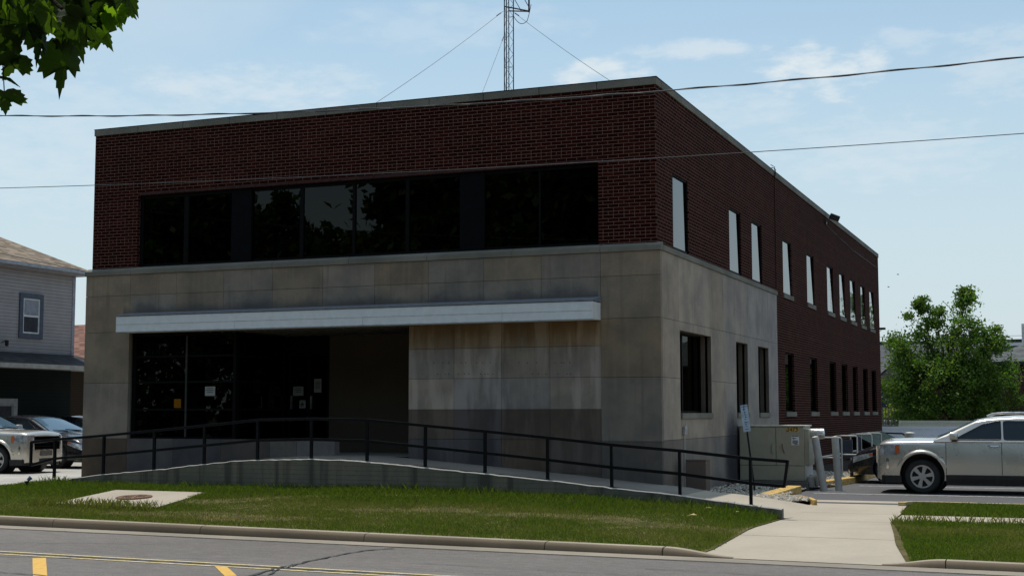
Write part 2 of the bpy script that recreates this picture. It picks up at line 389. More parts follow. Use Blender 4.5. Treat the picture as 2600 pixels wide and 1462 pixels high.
# ------------------------------------------------------------------ ground heights
WB = [(-40, -.3), (-20, -.25), (-14, -.22), (-13, -.12), (-8, -.15), (-4.7, -.11), (-1.5, -.15), (.7, -.27), (2.4, -.39), (60, -.43)]
def kerb_z(x): return -.51-.0095*max(-40, min(25, x))
def road_z(x, y):
    x = max(-40, min(25, x)); t = min(1, max(0, (-6.25-y)/3.6))
    if y < -12.6: t = max(0., 1-(-12.6-y)/6.)
    return -.628-.0065*x+.028*t
def drive_z(x, y):
    t = min(1, max(0, (y+6.22)/2.6)); zr = road_z(x, -6.25)+.018
    z = zr+(-.435-zr)*t
    if y > -1.6: z = -.435+(LOT+.012+.435)*min(1, (y+1.6)/4.6)
    return z
DXL = [(-6.22, 2.2), (-5.6, 2.33), (-3.9, 2.42), (-1.7, 2.53), (1.9, 2.45), (2.9, 2.15), (4, 1.9)]
DXR = [(-6.22, 5.1), (-4.6, 4.75), (-1.6, 4.32), (-.1, 4.3), (1.9, 4.2), (2.8, 4.15)]
LOT = -.37
def lawn_z(x, y):
    a = interp(x, WB); b = kerb_z(x); t = min(1, max(0, (y+1.65)/(-6.05+1.65)))
    z = a+(b-a)*(t*.8+.2*t*t); k = min(1., max(0., (interp(y, DXL)-x)/.9)); k = k*k*(3-2*k)
    return (drive_z(2.4, y)+.012)*(1-k)+z*k
def verge_z(x, y):
    z = kerb_z(x)+(-.425-kerb_z(x))*min(1, max(0, (y+6.05)/4.4)); k = min(1., max(0., (x-interp(y, DXR))/.7)); k = k*k*(3-2*k)
    return (drive_z(4.5, y)+.012)*(1-k)+z*k
LOT = -.37
RAMP = [(-16., -.262), (-14.27, -.244), (-13.5, -.12), (-12.58, -.02), (-11.56, .104), (-10.17, .225), (-8.74, .384), (-7.9, .445), (-6.9, .472), (-5.9, .47), (-4.86, .402), (-3.9, .326), (-2.93, .252), (-1.68, .15), (-.48, .038), (.76, -.069), (2.0, -.205), (2.54, -.262)]
def ramp_z(x): return interp(x, RAMP)
# ------------------------------------------------------------------ ground, road, kerbs, pavement
def build_ground():
    m = MB(); m.poly([(-700, -700, -1.0), (700, -700, -1.0), (700, 700, -1.0), (-700, 700, -1.0)]); struct(m.build('ground', M['far']))
    # front lawn soil
    m = MB(); m.grid(lambda u, v: (lambda y: (lambda x: (x, y, lawn_z(x, y)))(-45+(45+interp(y, DXL)+.01)*(1-(1-u)**2)))(-6.05+4.45*v), 90, 20); struct(m.build('lawn', M['soil'], smooth=True))
    # right verge and the strip beyond the pavement
    m = MB(); m.grid(lambda u, v: (lambda y: (lambda x: (x, y, verge_z(x, y)))(interp(y, DXR)-.01+(40-interp(y, DXR))*u*u))(-6.05+4.45*v), 60, 16); struct(m.build('verge', M['soil'], smooth=True))
    m = MB(); m.grid(lambda u, v: (4.3+36*u, -.1+2.05*v, -.43+.05*v), 40, 4); struct(m.build('grass_strip', M['soil']))
    m = MB(); m.grid(lambda u, v: (lambda x, y: (x, y, road_z(x, y)))(-120+240*u, -19+12.75*v), 120, 24); struct(m.build('road', M['road'], smooth=True))
    # far side of the street where the trees stand
    m = MB(); m.box((-150, -90, -1.1), (150, -19, -.46)); struct(m.build('far_bank', M['far']))
    # gutter pan
    m = MB(); m.grid(lambda u, v: (lambda x: (x, -6.23-.45*v, road_z(x, -6.25)+.012))(-45+90*u), 90, 1); struct(m.build('gutter', M['kerb']))
    # right car park and pale left car park
    m = MB(); m.grid(lambda u, v: (1.0+45*u, 1.95+70*v, LOT-.03*max(0, v*7-1)*.0), 4, 4); m.poly([(1.3, 1.95, LOT), (1.9, 1.0, LOT-.02), (2.15, 1.95, LOT)])
    struct(m.build('car_park', M['lot']))
    m = MB(); m.grid(lambda u, v: (lambda x, y: (x, y, interp(y, [(-1.65, -.25), (5, -.28), (60, -.34)])))(-60+46.6*u, -1.3+60*v), 20, 20); struct(m.build('paved_yard', M['lotconc']))
build_ground()
def build_kerbs():
    # each kerb length is its own cast piece, three metres long, with open joints
    def prof(x, dz=0.):
        zt = kerb_z(x)+.012; zb = road_z(x, -6.25)-.06
        return [(-6.02, zb), (-6.02, zt-.004), (-6.035, zt), (-6.16, zt-.006), (-6.195, zt-.022), (-6.22, zt-.055), (-6.235, zb+.06), (-6.24, zb)]
    def piece(x0, x1, n=6, fade=None):
        m = MB(); base = []
        for i in range(n+1):
            x = x0+(x1-x0)*i/n; k = 1. if fade is None else fade(i/n); p = prof(x); zr = road_z(x, -6.25)+.02
            base.append([(x, y, zr+(z-zr)*k if z > zr else z) for y, z in p])
        for i in range(n):
            for j in range(len(base[0])-1): m.poly([base[i][j], base[i+1][j], base[i+1][j+1], base[i][j+1]], None, (1.22, 1.2, 1.15) if j < 3 else (.62, .56, .48))  # sunlit top and shaded face put into the tint, plus grime on the face
        m.poly(base[0]); m.poly(base[-1][::-1]); return m
    xs = [-45+3*0.985*i for i in range(0, 13)]
    xs = [-38.6, -35.63, -32.66, -29.7, -26.73, -23.76, -20.8, -17.83, -14.86, -11.885, -8.915, -5.95, -2.968, -.013, 1.75]
    for a, b in zip(xs[:-1], xs[1:]):
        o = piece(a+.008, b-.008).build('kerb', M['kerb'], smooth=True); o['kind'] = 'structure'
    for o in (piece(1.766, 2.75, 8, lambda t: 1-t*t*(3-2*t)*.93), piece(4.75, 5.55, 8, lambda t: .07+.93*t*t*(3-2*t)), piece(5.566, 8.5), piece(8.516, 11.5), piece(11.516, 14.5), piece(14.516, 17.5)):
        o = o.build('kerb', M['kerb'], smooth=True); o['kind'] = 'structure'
build_kerbs()
def build_drive():
    # kerb cut and driveway apron: rises from the gutter to the pavement
    P = drive_z
    xl = lambda y: interp(y, DXL)
    xr = lambda y: interp(y, DXR)
    def slab(ya, yb, n=6):
        m = MB()
        m.grid(lambda u, v: (lambda y: (lambda x: (x, y, P(x, y)))(xl(y)+(xr(y)-xl(y))*u))(ya+(yb-ya)*v), 6, n); return m
    m = MB()
    for a, b in ((-6.22, -4.25), (-4.235, -1.62), (-1.605, -.12), (-.105, 2.75)):
        s = slab(a, b); n = len(m.v); m.v += s.v; m.f += [tuple(i+n for i in f) for f in s.f]; m.uv += s.uv; m.t += s.t
    o = m.build('driveway', M['walk'], smooth=False); struct(o)
    m = MB(); m.grid(lambda u, v: (lambda y: (lambda x: (x, y, P(x, y)-.012))(xl(y)+(xr(y)-xl(y))*u))(-6.2+8.9*v), 6, 24); struct(m.build('driveway_base', M['earth']))
    m = MB()
    x = 4.33
    while x < 30: m.box((x, -1.6, -.6), (x+1.49, -.1, -.418)); x += 1.5
    struct(m.build('pavement', M['walk']))
    # kerb that closes the car park along the grass strip: curved start
    m = MB(); pts = [(4.12, 1.75), (4.16, 2.02), (4.3, 2.16), (4.6, 2.2), (5.5, 2.12), (7, 2.05), (12, 2.0), (30, 2.0)]
    for a, b in zip(pts[:-1], pts[1:]): m.bar((a[0], a[1], -.40), (b[0], b[1], -.40), .13, .17)
    tag(m.build('lot_kerb', mat_concrete('lot kerb yellowed', (.50, .40, .2), .8)), 'low yellowed concrete kerb between the car park and the grass strip', 'kerb')
build_drive()
def flat_on_road(name, quads, mat, label, cat, lift=.006):
    m = MB()
    for q in quads:
        # subdivide so that it follows the road
        a, b, c, d = [Vector((*p, 0)) for p in q]
        n = max(1, int(((b-a).length)/.5))
        def f(u, v):
            p = a.lerp(b, u).lerp(d.lerp(c, u), v); return (p.x, p.y, road_z(p.x, p.y)+lift)
        m.grid(f, n, 1)
    o = m.build(name, mat); o['kind'] = 'structure'
    return o
def build_marks():
    y0 = -9.72
    flat_on_road('road_marking', [((-60, y0), (40, y0), (40, y0-.085), (-60, y0-.085))], M['lineyellow'], '', '')
    flat_on_road('road_marking', [((-60, y0-.27), (40, y0-.27), (40, y0-.355), (-60, y0-.355))], M['lineyellow'], '', '')
    for xa in (-5.72, -3.0, 6., 9.):
        slant = -1 if xa > -5 else 1
        if xa < -5: q = [(-5.79, -10.28), (-5.66, -10.17), (-4.15, -11.9), (-4.32, -11.95)]
        elif xa < 0: q = [(-3.07, -10.05), (-2.88, -10.05), (-1.9, -11.2), (-2.09, -11.2)]
        else: q = [(xa, -10.1), (xa+.2, -10.1), (xa+1.4, -11.4), (xa+1.2, -11.4)]
        flat_on_road('road_marking', [q], M['roadyellow'], '', '')
    rnd = random.Random(4)
    def crack(pts, w, name='road_crack'):
        m = MB(); P = []
        for a, b in zip(pts[:-1], pts[1:]):
            n = max(3, int((Vector(b)-Vector(a)).length/.12))
            for i in range(n): t = i/n; P.append((a[0]+(b[0]-a[0])*t+rnd.gauss(0, .018), a[1]+(b[1]-a[1])*t+rnd.gauss(0, .012)))
        L, Rr = [], []
        for i, p in enumerate(P):
            q = P[min(i+1, len(P)-1)]; o = P[max(i-1, 0)]; d = Vector((q[0]-o[0], q[1]-o[1])); d = d.normalized() if d.length else Vector((1, 0)); nn = Vector((-d.y, d.x))*w*rnd.uniform(.4, 1.1)
            L.append((p[0]+nn.x, p[1]+nn.y)); Rr.append((p[0]-nn.x, p[1]-nn.y))
        for i in range(len(P)-1): m.poly([(*q, road_z(*q)+.011) for q in (L[i], L[i+1], Rr[i+1], Rr[i])])
        m.build(name, M['tar'])['kind'] = 'structure'
    crack([(-1.95, -11.6), (-2.2, -10.0), (-2.32, -8.6), (-2.34, -7.4), (-2.1, -6.75)], .035)
    crack([(-3.1, -11.9), (-1.95, -10.6), (-2.3, -9.3)], .02)
    crack([(-60, -9.95), (-6, -9.93), (-2.2, -9.95), (3, -9.97), (30, -9.95)], .045)
    crack([(-14, -6.72), (-8, -6.74), (-3, -6.72), (2.4, -6.75), (9, -6.75)], .011)
    crack([(-9, -9.4), (-6.5, -8.2), (-5.1, -7.7)], .010); crack([(-9, -10.9), (-6.2, -10.25), (-5.2, -10.05)], .012); crack([(-9, -11.35), (-4.4, -11.75), (-3, -11.9)], .018)
    crack([(2, -7.9), (5, -8.1), (9, -7.95)], .012); crack([(-1, -8.6), (3, -8.75), (6, -8.7)], .010)
build_marks()

# ------------------------------------------------------------------ ramp, ramp wall
def build_ramp():
    root = thing('wheelchair_ramp', 'long board-marked concrete access ramp rising along the front of the brick building', 'ramp', (-5.5, -1.6, -.2))
    loc = Vector((-5.5, -1.6, -.2))
    wallmat = None
    b = NB('board marked wall'); p = b.geo(); x, y, z = b.xyz(p)
    n = b.noise(p, .8, 5, .62, sc=(1, 1, .5)); n2 = b.noise(p, 14, 5, .6); st = b.noise(p, 1.6, 4, .6, sc=(2.5, 1, .12))
    lines = b.math('LESS_THAN', b.math('FRACT', b.math('ADD', b.math('DIVIDE', z, .088), b.math('MULTIPLY', n2, .05))), .07)
    c = b.mix(b.ramp(n, .38, .62), (.135, .135, .105, 1), (.21, .18, .138, 1)); c = b.mix(b.ramp(st, .5, .68, 0, .8), c, (.06, .06, .048, 1))
    c = b.mix(b.ramp(n2, .5, .75, 0, .45), c, (.09, .095, .07, 1)); c = b.mix(b.math('MULTIPLY', lines, b.ramp(n, .3, .6, .25, .7)), c, (.05, .048, .036, 1))
    b.bump(b.math('SUBTRACT', n2, lines), .5, .006)
    wallmat = b.fin(c, .92, spec=.2)
    cap = mat_concrete('ramp wall top', (.56, .52, .46), .8)
    rr = random.Random(2)
    xs = np.linspace(-14.6, 2.545, 120)
    jit = [rr.gauss(0, .004) for _ in xs]
    m = MB()
    for i in range(len(xs)-1):
        a, b_ = xs[i], xs[i+1]; za, zb = ramp_z(a)+jit[i], ramp_z(b_)+jit[i+1]
        m.poly([(a, -1.65, -.9), (b_, -1.65, -.9), (b_, -1.65, zb-.012), (a, -1.65, za-.012)])
        m.poly([(a, -1.50, za), (b_, -1.50, zb), (b_, -1.50, zb-.3), (a, -1.50, za-.3)])
    m.poly([(2.545, -1.65, -.9), (2.545, -1.5, -.9), (2.545, -1.5, -.262), (2.545, -1.65, -.274)])
    o = m.build('wall', wallmat, root, fix=False); o.matrix_parent_inverse = Matrix.Translation(-loc)
    m = MB()
    for i in range(len(xs)-1):
        a, b_ = xs[i], xs[i+1]; za, zb = ramp_z(a)+jit[i], ramp_z(b_)+jit[i+1]
        m.poly([(a, -1.65, za-.012), (b_, -1.65, zb-.012), (b_, -1.64, zb+.0), (a, -1.64, za+.0)])
        m.poly([(a, -1.64, za), (b_, -1.64, zb), (b_, -1.5, zb), (a, -1.5, za)])
    o = m.build('wall_top', cap, root, smooth=True); o.matrix_parent_inverse = Matrix.Translation(-loc)
    m = MB()
    def fz(x): return ramp_z(x)+.008 if x < .7 else interp(x, [(.7, ramp_z(.7)+.008), (1.3, -.15), (2.0, -.30), (2.45, -.408), (2.7, -.432)])
    m.grid(lambda u, v: (lambda x: (x, -1.5+1.6*v, fz(x)+(.012 if v > .5 and x < .5 else 0)))(-14.6+15.4*u), 100, 1)
    e = MB(); e.grid(lambda u, v: (lambda x: (x, -1.5+(1.6+max(0, x-.95)*1.12)*v, fz(x)))(.8+1.82*u), 16, 4); o = e.build('sunlit_floor_end', M['walk'], root); o.matrix_parent_inverse = Matrix.Translation(-loc)  # paler concrete past the building's shadow; sunlight put into the colour
    m.poly([(-9.6, .1, .49), (-5.3, .1, .478), (-5.3, 3.2, .49), (-9.6, 3.2, .49)])
    o = m.build('floor', M['ramp'], root); o.matrix_parent_inverse = Matrix.Translation(-loc)
    # railing
    rt = thing('handrail', 'black steel two-bar handrail along the concrete ramp', 'railing', (-5.4, -1.5, .45))
    rl = Vector((-5.4, -1.5, .45)); posts = [(-12.906, .808, .06), (-11.635, .898, .165), (-10.365, 1.003, .265), (-9.145, 1.111, .365), (-7.889, 1.225, .455), (-6.663, 1.249, .475), (-5.435, 1.227, .45), (-4.197, 1.124, .35), (-2.97, 1.024, .248), (-1.732, .914, .15), (-.51, .794, .045), (.74, .699, -.061), (1.991, .575, -.19)]
    for x, zt, zb in posts:
        m = MB(); m.box((x-.027, -1.54, zb-.06), (x+.027, -1.486, zt)); o = m.build('post', M['rail'], rt, bevel=.004); o.matrix_parent_inverse = Matrix.Translation(-rl)
    def railline(name, dz, pts):
        m = MB()
        for a, b_ in zip(pts[:-1], pts[1:]): m.bar(a, b_, .05, .055)
        o = m.build(name, M['rail'], rt, bevel=.006); o.matrix_parent_inverse = Matrix.Translation(-rl)
    railline('top_rail', 0, [(-13.54, -1.513, .745)]+[(x, -1.513, z+.0) for x, z, _ in posts]+[(2.632, -1.513, .535)])
    railline('mid_rail', 0, [(-13.54, -1.513, .26)]+[(x, -1.513, z-(.40 if x > -13 else .5)) for x, z, _ in posts[:-1]]+[(1.991, -1.513, .155), (2.563, -1.513, .115)])
    for a, b_ in (((2.632, -1.513, .56), (2.563, -1.513, .095)), ((-13.54, -1.513, .76), (-13.54, -1.513, .24))): m = MB(); m.bar(a, b_, .05); o = m.build('end_bar', M['rail'], rt, bevel=.006); o.matrix_parent_inverse = Matrix.Translation(-rl)
build_ramp()
# ------------------------------------------------------------------ the brick and limestone building
XW = -13.44; DEP = 32.75; ZB = 4.618; ZC = 7.66; ZT = 7.805; BI = .088
UPY = [(1.25, 2.45), (6.12, 7.33), (8.54, 9.72), (12.49, 13.75), (16.17, 17.4), (19.84, 21.05), (22.39, 23.55), (24.81, 26.05), (27.44, 28.6), (29.85, 31.1)]
LOY = [(12.55, 13.85), (16.38, 17.62), (19.95, 21.25), (22.45, 23.75), (25.0, 26.2), (27.6, 28.85), (29.95, 31.3)]
STW = [(1.33, 3.863), (6.25, 7.47), (8.655, 9.903)]
def wall_holes(m, mapf, u0, u1, v0, v1, holes, depth, nrm, uvoff=0., t=(1, 1, 1), rev_t=None):
    """front faces of a wall around rectangular holes plus the reveals; mapf(u, v, d) -> xyz, d goes into the wall"""
    us = sorted({u0, u1} | {h[0] for h in holes} | {h[1] for h in holes}); 
    for a, b in zip(us[:-1], us[1:]):
        vs = [(v0, v1)]
        for h in holes:
            if h[0] <= a+1e-6 and h[1] >= b-1e-6:
                nv = []
                for (p, q) in vs:
                    if h[2] > p: nv.append((p, min(q, h[2])))
                    if h[3] < q: nv.append((max(p, h[3]), q))
                vs = [x for x in nv if x[1]-x[0] > 1e-6]
        for p, q in vs:
            m.poly([mapf(a, p, 0), mapf(b, p, 0), mapf(b, q, 0), mapf(a, q, 0)], [(a, p+uvoff), (b, p+uvoff), (b, q+uvoff), (a, q+uvoff)], t)
    for (a, b, p, q) in holes:
        for (c, d) in (((a, p), (a, q)), ((b, q), (b, p)), ((a, q), (b, q)), ((b, p), (a, p))):
            P = [mapf(c[0], c[1], 0), mapf(d[0], d[1], 0), mapf(d[0], d[1], depth), mapf(c[0], c[1], depth)]
            if c[0] == d[0]: uv = [(c[0], c[1]+uvoff), (d[0], d[1]+uvoff), (d[0]+depth, d[1]+uvoff), (c[0]+depth, c[1]+uvoff)]
            else: uv = [(c[0], c[1]+uvoff), (d[0], d[1]+uvoff), (d[0], d[1]+uvoff+depth), (c[0], c[1]+uvoff+depth)]
            m.poly(P, uv, rev_t or t)
def build_building():
    root = thing('office_building', 'two-storey dark red brick building with a limestone ground floor and white canopy', 'building', (-6.7, 0, 0)); rl = Vector((-6.7, 0, 0))
    def B(m, name, mat, parent=root, **k):
        o = m.build(name, mat, parent, **k)
        if parent is root: o.matrix_parent_inverse = Matrix.Translation(-rl)
        return o
    UV = -ZB
    FX0, FX1, FZ1 = -12.13, -1.26, 6.225
    # brick shell
    m = MB()
    wall_holes(m, lambda u, v, d: (u, BI+d, v), XW+BI, -BI, ZB-.02, ZC, [(FX0, FX1, ZB-.02, FZ1)], .14, None, UV)
    m2 = m
    wall_holes(m, lambda u, v, d: (-BI-d, u, v), BI, DEP, 4.36, ZC, [(a, b, 4.6, 6.13) for a, b in UPY], .13, None, UV)
    wall_holes(m, lambda u, v, d: (-BI-d, u, v), 11.09, DEP, -.6, 4.36, [(a, b, 1.37, 3.0) for a, b in LOY], .13, None, UV)
    for x, sgn in ((XW+BI, 1),): m.poly([(x, BI, -.6), (x, DEP, -.6), (x, DEP, ZC), (x, BI, ZC)], [(0, -.6+UV), (DEP, -.6+UV), (DEP, ZC+UV), (0, ZC+UV)])
    m.poly([(-BI, DEP, -.6), (XW+BI, DEP, -.6), (XW+BI, DEP, ZC), (-BI, DEP, ZC)], [(0, -.6+UV), (13, -.6+UV), (13, ZC+UV), (0, ZC+UV)])
    # inner parapet faces
    m.poly([(XW+BI, BI+.3, 7.1), (-BI-.3, BI+.3, 7.1), (-BI-.3, BI+.3, ZC), (XW+BI, BI+.3, ZC)], [(0, 0), (13, 0), (13, .5), (0, .5)])
    B(m, 'brick_wall', M['brick'], fix=False)
    # soldier row over the window strip
    m = MB(); x = FX0
    while x < FX1-.05:
        m.box((x+.004, BI-.004, FZ1+.002), (min(x+.205, FX1)-.004, BI+.1, FZ1+.066)); x += .205
    B(m, 'lintel_course', plain('dark lintel brick', (.042, .012, .009), .9, var=.3))
    m = MB(); m.box((XW+.4, .4, 7.05), (-.4, DEP-.3, 7.15)); B(m, 'roof', M['tarroof'])
    # coping: stones 1.2 m long, each joint slightly open
    m = MB(); rr = random.Random(7); co = .026
    n = 11; 
    for i in range(n):
        a = XW+BI-co+(13.44-2*BI+2*co)*i/n; b = XW+BI-co+(13.44-2*BI+2*co)*(i+1)/n; j = rr.uniform(-.004, .004)
        m.box((a+.006, BI-co, ZC+.001), (b-.006, BI+.33, ZT+j))
    n = 22; y0 = BI+.332
    for i in range(n):
        a = y0+(DEP-y0)*i/n; b = y0+(DEP-y0)*(i+1)/n; j = rr.uniform(-.004, .004)
        m.box((-BI+co-.36, a+.006, ZC+.001), (-BI+co, b-.006, ZT+j)); m.box((XW+BI-co, a+.006, ZC+.001), (XW+BI-co+.36, b-.006, ZT+j))
    m.box((XW+BI-co+.362, DEP-.3, ZC+.001), (-BI+co-.362, DEP+.02, ZT))
    B(m, 'coping', M['coping'], bevel=.008)
    m = MB(); m.box((XW+BI-co-.004, BI-co-.004, ZT-.004), (-BI+co+.004, BI+.34, ZT+.012)); m.box((-BI+co-.37, BI+.34, ZT-.004), (-BI+co+.004, DEP, ZT+.012)); B(m, 'coping_cap', M['darkmetal'])
    # ---- limestone: slabs with open joints over a mortar backing
    G = .0035; T = .09; rr = random.Random(11)
    S = MB()
    base = (.235, .218, .183)
    def tint(c, v=.07): k = 1+rr.uniform(-v, v); w = rr.uniform(-.02, .02); return (c[0]*k*(1+w), c[1]*k, c[2]*k*(1-w))
    grey = (.218, .214, .20); tan = (.228, .198, .155); dark = (.092, .083, .074); brn = (.10, .084, .068); light = (.255, .246, .225); warm = (.236, .212, .175)
    def fs(x0, x1, z0, z1, c, y=0.): S.box((x0+G, y, z0+G), (x1-G, y+T, z1-G), tint(c))
    xj = [-12.22+(11.02/9)*i for i in range(10)]
    cols = [warm, base, grey, base, grey, tan, grey, base, grey]
    for i in range(9):
        fs(xj[i], xj[i+1], 3.974, 4.441, cols[i]); fs(xj[i], xj[i+1], 3.13, 3.974, [grey, base, grey, warm, grey, base, grey, grey, grey][i])
    for (z0, z1, c) in ((3.974, 4.441, base), (3.16, 3.974, warm), (2.03, 3.16, base), (.806, 2.03, light), (-.7, .806, brn)): fs(XW, -12.22, z0, z1, c)
    for (z0, z1, c) in ((3.974, 4.441, warm), (3.16, 3.974, (.2, .188, .163)), (2.035, 3.16, (.222, .198, .158)), (.82, 2.035, (.175, .174, .166)), (-.7, .82, (.105, .105, .104))): fs(-1.2, 0, z0, z1, c)
    px = [-5.32, -4.311, -3.278, -2.258, -1.203]
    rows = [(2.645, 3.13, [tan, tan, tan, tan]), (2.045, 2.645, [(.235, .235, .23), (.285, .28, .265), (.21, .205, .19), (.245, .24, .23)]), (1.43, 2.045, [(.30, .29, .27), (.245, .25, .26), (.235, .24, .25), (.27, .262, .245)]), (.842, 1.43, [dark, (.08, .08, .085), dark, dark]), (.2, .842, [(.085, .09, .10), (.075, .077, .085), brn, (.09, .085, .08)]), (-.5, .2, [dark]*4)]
    for z0, z1, cs in rows:
        for i in range(4): fs(px[i], px[i+1], z0, z1, cs[i], .03)
    lx = [-12.22, -11.0, -9.78, -8.56, -7.9, -6.995]
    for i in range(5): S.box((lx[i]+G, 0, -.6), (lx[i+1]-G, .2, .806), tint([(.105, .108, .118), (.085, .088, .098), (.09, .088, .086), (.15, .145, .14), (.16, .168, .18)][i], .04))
    m = MB()
    for x, z in [(-4.752, 2.369), (-4.563, 2.366), (-4.432, 2.364), (-4.294, 2.362), (-4.15, 2.36), (-4.054, 2.359), (-3.813, 2.355), (-3.691, 2.353), (-3.52, 2.351), (-2.911, 2.342), (-2.725, 2.339), (-2.54, 2.337), (-2.148, 2.331), (-2.018, 2.329), (-1.966, 2.328), (-1.849, 2.327), (-4.668, 2.14), (-4.495, 2.138), (-4.426, 2.138), (-4.216, 2.135), (-4.081, 2.134), (-3.985, 2.132), (-3.731, 2.13), (-3.631, 2.128), (-3.569, 2.128), (-3.46, 2.126), (-2.62, 2.117), (-2.494, 2.115), (-2.339, 2.114), (-2.091, 2.111), (-1.907, 2.109), (-1.83, 2.108)]: m.box((x-.007, .022, z-.008), (x+.007, .034, z+.008))
    B(m, 'anchor_holes', M['black'])['kind'] = 'stuff'
    # side wall
    ys = [0.09, 1.264, 2.488, 3.817, 4.98, 6.166, 7.546, 8.576, 9.863, 11.09]
    sc = [(.285, .272, .25), (.31, .295, .27), (.295, .28, .255), (.285, .27, .24), (.265, .265, .26), (.275, .275, .275), (.28, .285, .29), (.275, .28, .29), (.285, .29, .305)]
    for i in range(9): S.box((-T, ys[i]+G, 3.16+G), (0, ys[i+1]-G, 4.441-G), tint(sc[i], .03))
    def ss(y0, y1, z0, z1, c): S.box((-T, y0+G, z0+G), (0, y1-G, z1-G), tint(c, .03))
    ss(.09, 1.33, 2.03, 3.16, sc[0]); ss(.09, 1.33, .84, 2.03, sc[1]); ss(.09, 1.33, -.7, .84, (.15, .145, .135))
    ss(1.33, 3.863, 2.985, 3.16, sc[1]); ss(1.33, 3.863, .84, 1.24, sc[2]); ss(1.33, 3.863, -.7, .84, (.205, .205, .20))
    ss(3.863, 5.05, 2.03, 3.16, sc[3]); ss(3.863, 5.05, .84, 2.03, sc[2]); ss(5.05, 6.25, 2.03, 3.16, sc[4]); ss(5.05, 6.25, .84, 2.03, sc[5]); ss(3.863, 6.25, -.7, .84, (.21, .21, .21))
    ss(6.25, 7.47, 2.985, 3.16, sc[5]); ss(6.25, 7.47, .2, 1.24, sc[6]); ss(7.47, 8.655, .2, 3.16, sc[6]); ss(8.655, 9.903, 2.985, 3.16, sc[7]); ss(8.655, 9.903, .2, 1.24, sc[7]); ss(9.903, 11.09, .2, 3.16, sc[8]); ss(6.25, 11.09, -.7, .2, sc[5])
    B(S, 'limestone_cladding', M['stone'])
    # mortar backing with the same openings
    m = MB()
    m.box((XW+.02, .08, -.7), (-12.23, .3, 4.43)); m.box((-1.21, .085, -.7), (-.02, .3, 4.43)); m.box((-12.3, .085, 3.135), (-1.15, .3, 4.43)); m.box((-5.315, .115, -.5), (-1.15, .4, 3.13)); m.box((-12.25, .02, -.6), (-7.0, .18, .80))
    wall_holes(m, lambda u, v, d: (-.082-d, u, v), .1, 11.085, -.7, 4.43, [(a, b, 1.35, 2.99) for a, b in STW], .05, None)
    B(m, 'mortar', M['grout'], fix=False)
    # window reveals of the stone bays
    for a, b in STW:
        m = MB()
        for (c, d) in (((a, 1.35), (a, 2.99)), ((b, 1.35), (b, 2.99)), ((a, 2.99), (b, 2.99)), ((a, 1.35), (b, 1.35))):
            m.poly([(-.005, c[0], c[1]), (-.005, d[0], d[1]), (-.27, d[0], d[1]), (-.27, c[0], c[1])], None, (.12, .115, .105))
        B(m, 'reveal', M['stone'])
    # ledge stones
    m = MB(); xl = [XW-.027, -12.22, -10.4, -8.55, -6.7, -4.9, -3.05, -1.2, .027]
    for a, b in zip(xl[:-1], xl[1:]):
        m.poly([(a+.004, -.027, 4.442), (b-.004, -.027, 4.442), (b-.004, -.027, 4.538), (a+.004, -.027, 4.538)]); m.poly([(a+.004, -.027, 4.538), (b-.004, -.027, 4.538), (b-.004, .10, 4.606), (a+.004, .10, 4.606)])
        m.poly([(a+.004, -.027, 4.442), (a+.004, .10, 4.442), (b-.004, .10, 4.442), (b-.004, -.027, 4.442)])
        m.poly([(a+.004, .1, 4.442), (a+.004, -.027, 4.442), (a+.004, -.027, 4.538), (a+.004, .1, 4.606)]); m.poly([(b-.004, -.027, 4.442), (b-.004, .1, 4.442), (b-.004, .1, 4.606), (b-.004, -.027, 4.538)])
        m.poly([(a+.004, .1, 4.606), (b-.004, .1, 4.606), (b-.004, .35, 4.606), (a+.004, .35, 4.606)])
    yl = [.10, 1.25, 2.49, 3.82, 5.6, 7.55, 9.3, 11.115]
    for a, b in zip(yl[:-1], yl[1:]):
        m.poly([(.027, a+.004, 4.442), (.027, b-.004, 4.442), (.027, b-.004, 4.538), (.027, a+.004, 4.538)]); m.poly([(.027, a+.004, 4.538), (.027, b-.004, 4.538), (-.10, b-.004, 4.606), (-.10, a+.004, 4.606)])
        m.poly([(.027, a+.004, 4.442), (-.1, a+.004, 4.442), (-.1, b-.004, 4.442), (.027, b-.004, 4.442)]); m.poly([(.027, b-.004, 4.442), (-.1, b-.004, 4.442), (-.1, b-.004, 4.606), (.027, b-.004, 4.538)])
    B(m, 'ledge', M['coping'])
    # ---- upper front window strip: frame, mullions, panes, two column casings
    wy = .2
    f = MB(); f.box((FX0, wy-.03, ZB-.01), (FX0+.09, wy+.05, FZ1)); f.box((FX1-.04, wy-.03, ZB-.01), (FX1, wy+.05, FZ1)); f.box((FX0+.09, wy-.03, FZ1-.075), (FX1-.04, wy+.05, FZ1)); f.box((FX0+.09, wy-.03, ZB-.01), (FX1-.04, wy+.05, ZB+.05))
    for a, b in ((-10.95, -10.83), (-7.995, -7.905), (-6.725, -6.66), (-5.48, -5.40), (-2.535, -2.495)): f.box((a, wy-.03, ZB+.05), (b, wy+.05, FZ1-.075))
    fr = B(f, 'window_frame', M['darkmetal'], bevel=.004)
    for q in (((-9.70, wy-.05, ZB), (-9.227, wy+.1, FZ1-.002), (-9.225, wy-.06, ZB), (-9.19, wy+.05, FZ1)), ((-4.245, wy-.05, ZB), (-3.742, wy+.1, FZ1-.002), (-3.74, wy-.06, ZB), (-3.70, wy+.05, FZ1))):
        f = MB(); f.box(q[0], q[1]); f.box(q[2], q[3]); B(f, 'column_casing', plain('casing enamel', (.004, .005, .006), .7, spec=.05))
    panes = [(-12.04, -10.95), (-10.83, -9.70), (-9.19, -7.995), (-7.905, -6.725), (-6.66, -5.48), (-5.40, -4.245), (-3.70, -2.535), (-2.495, -1.30)]
    rr2 = random.Random(5)
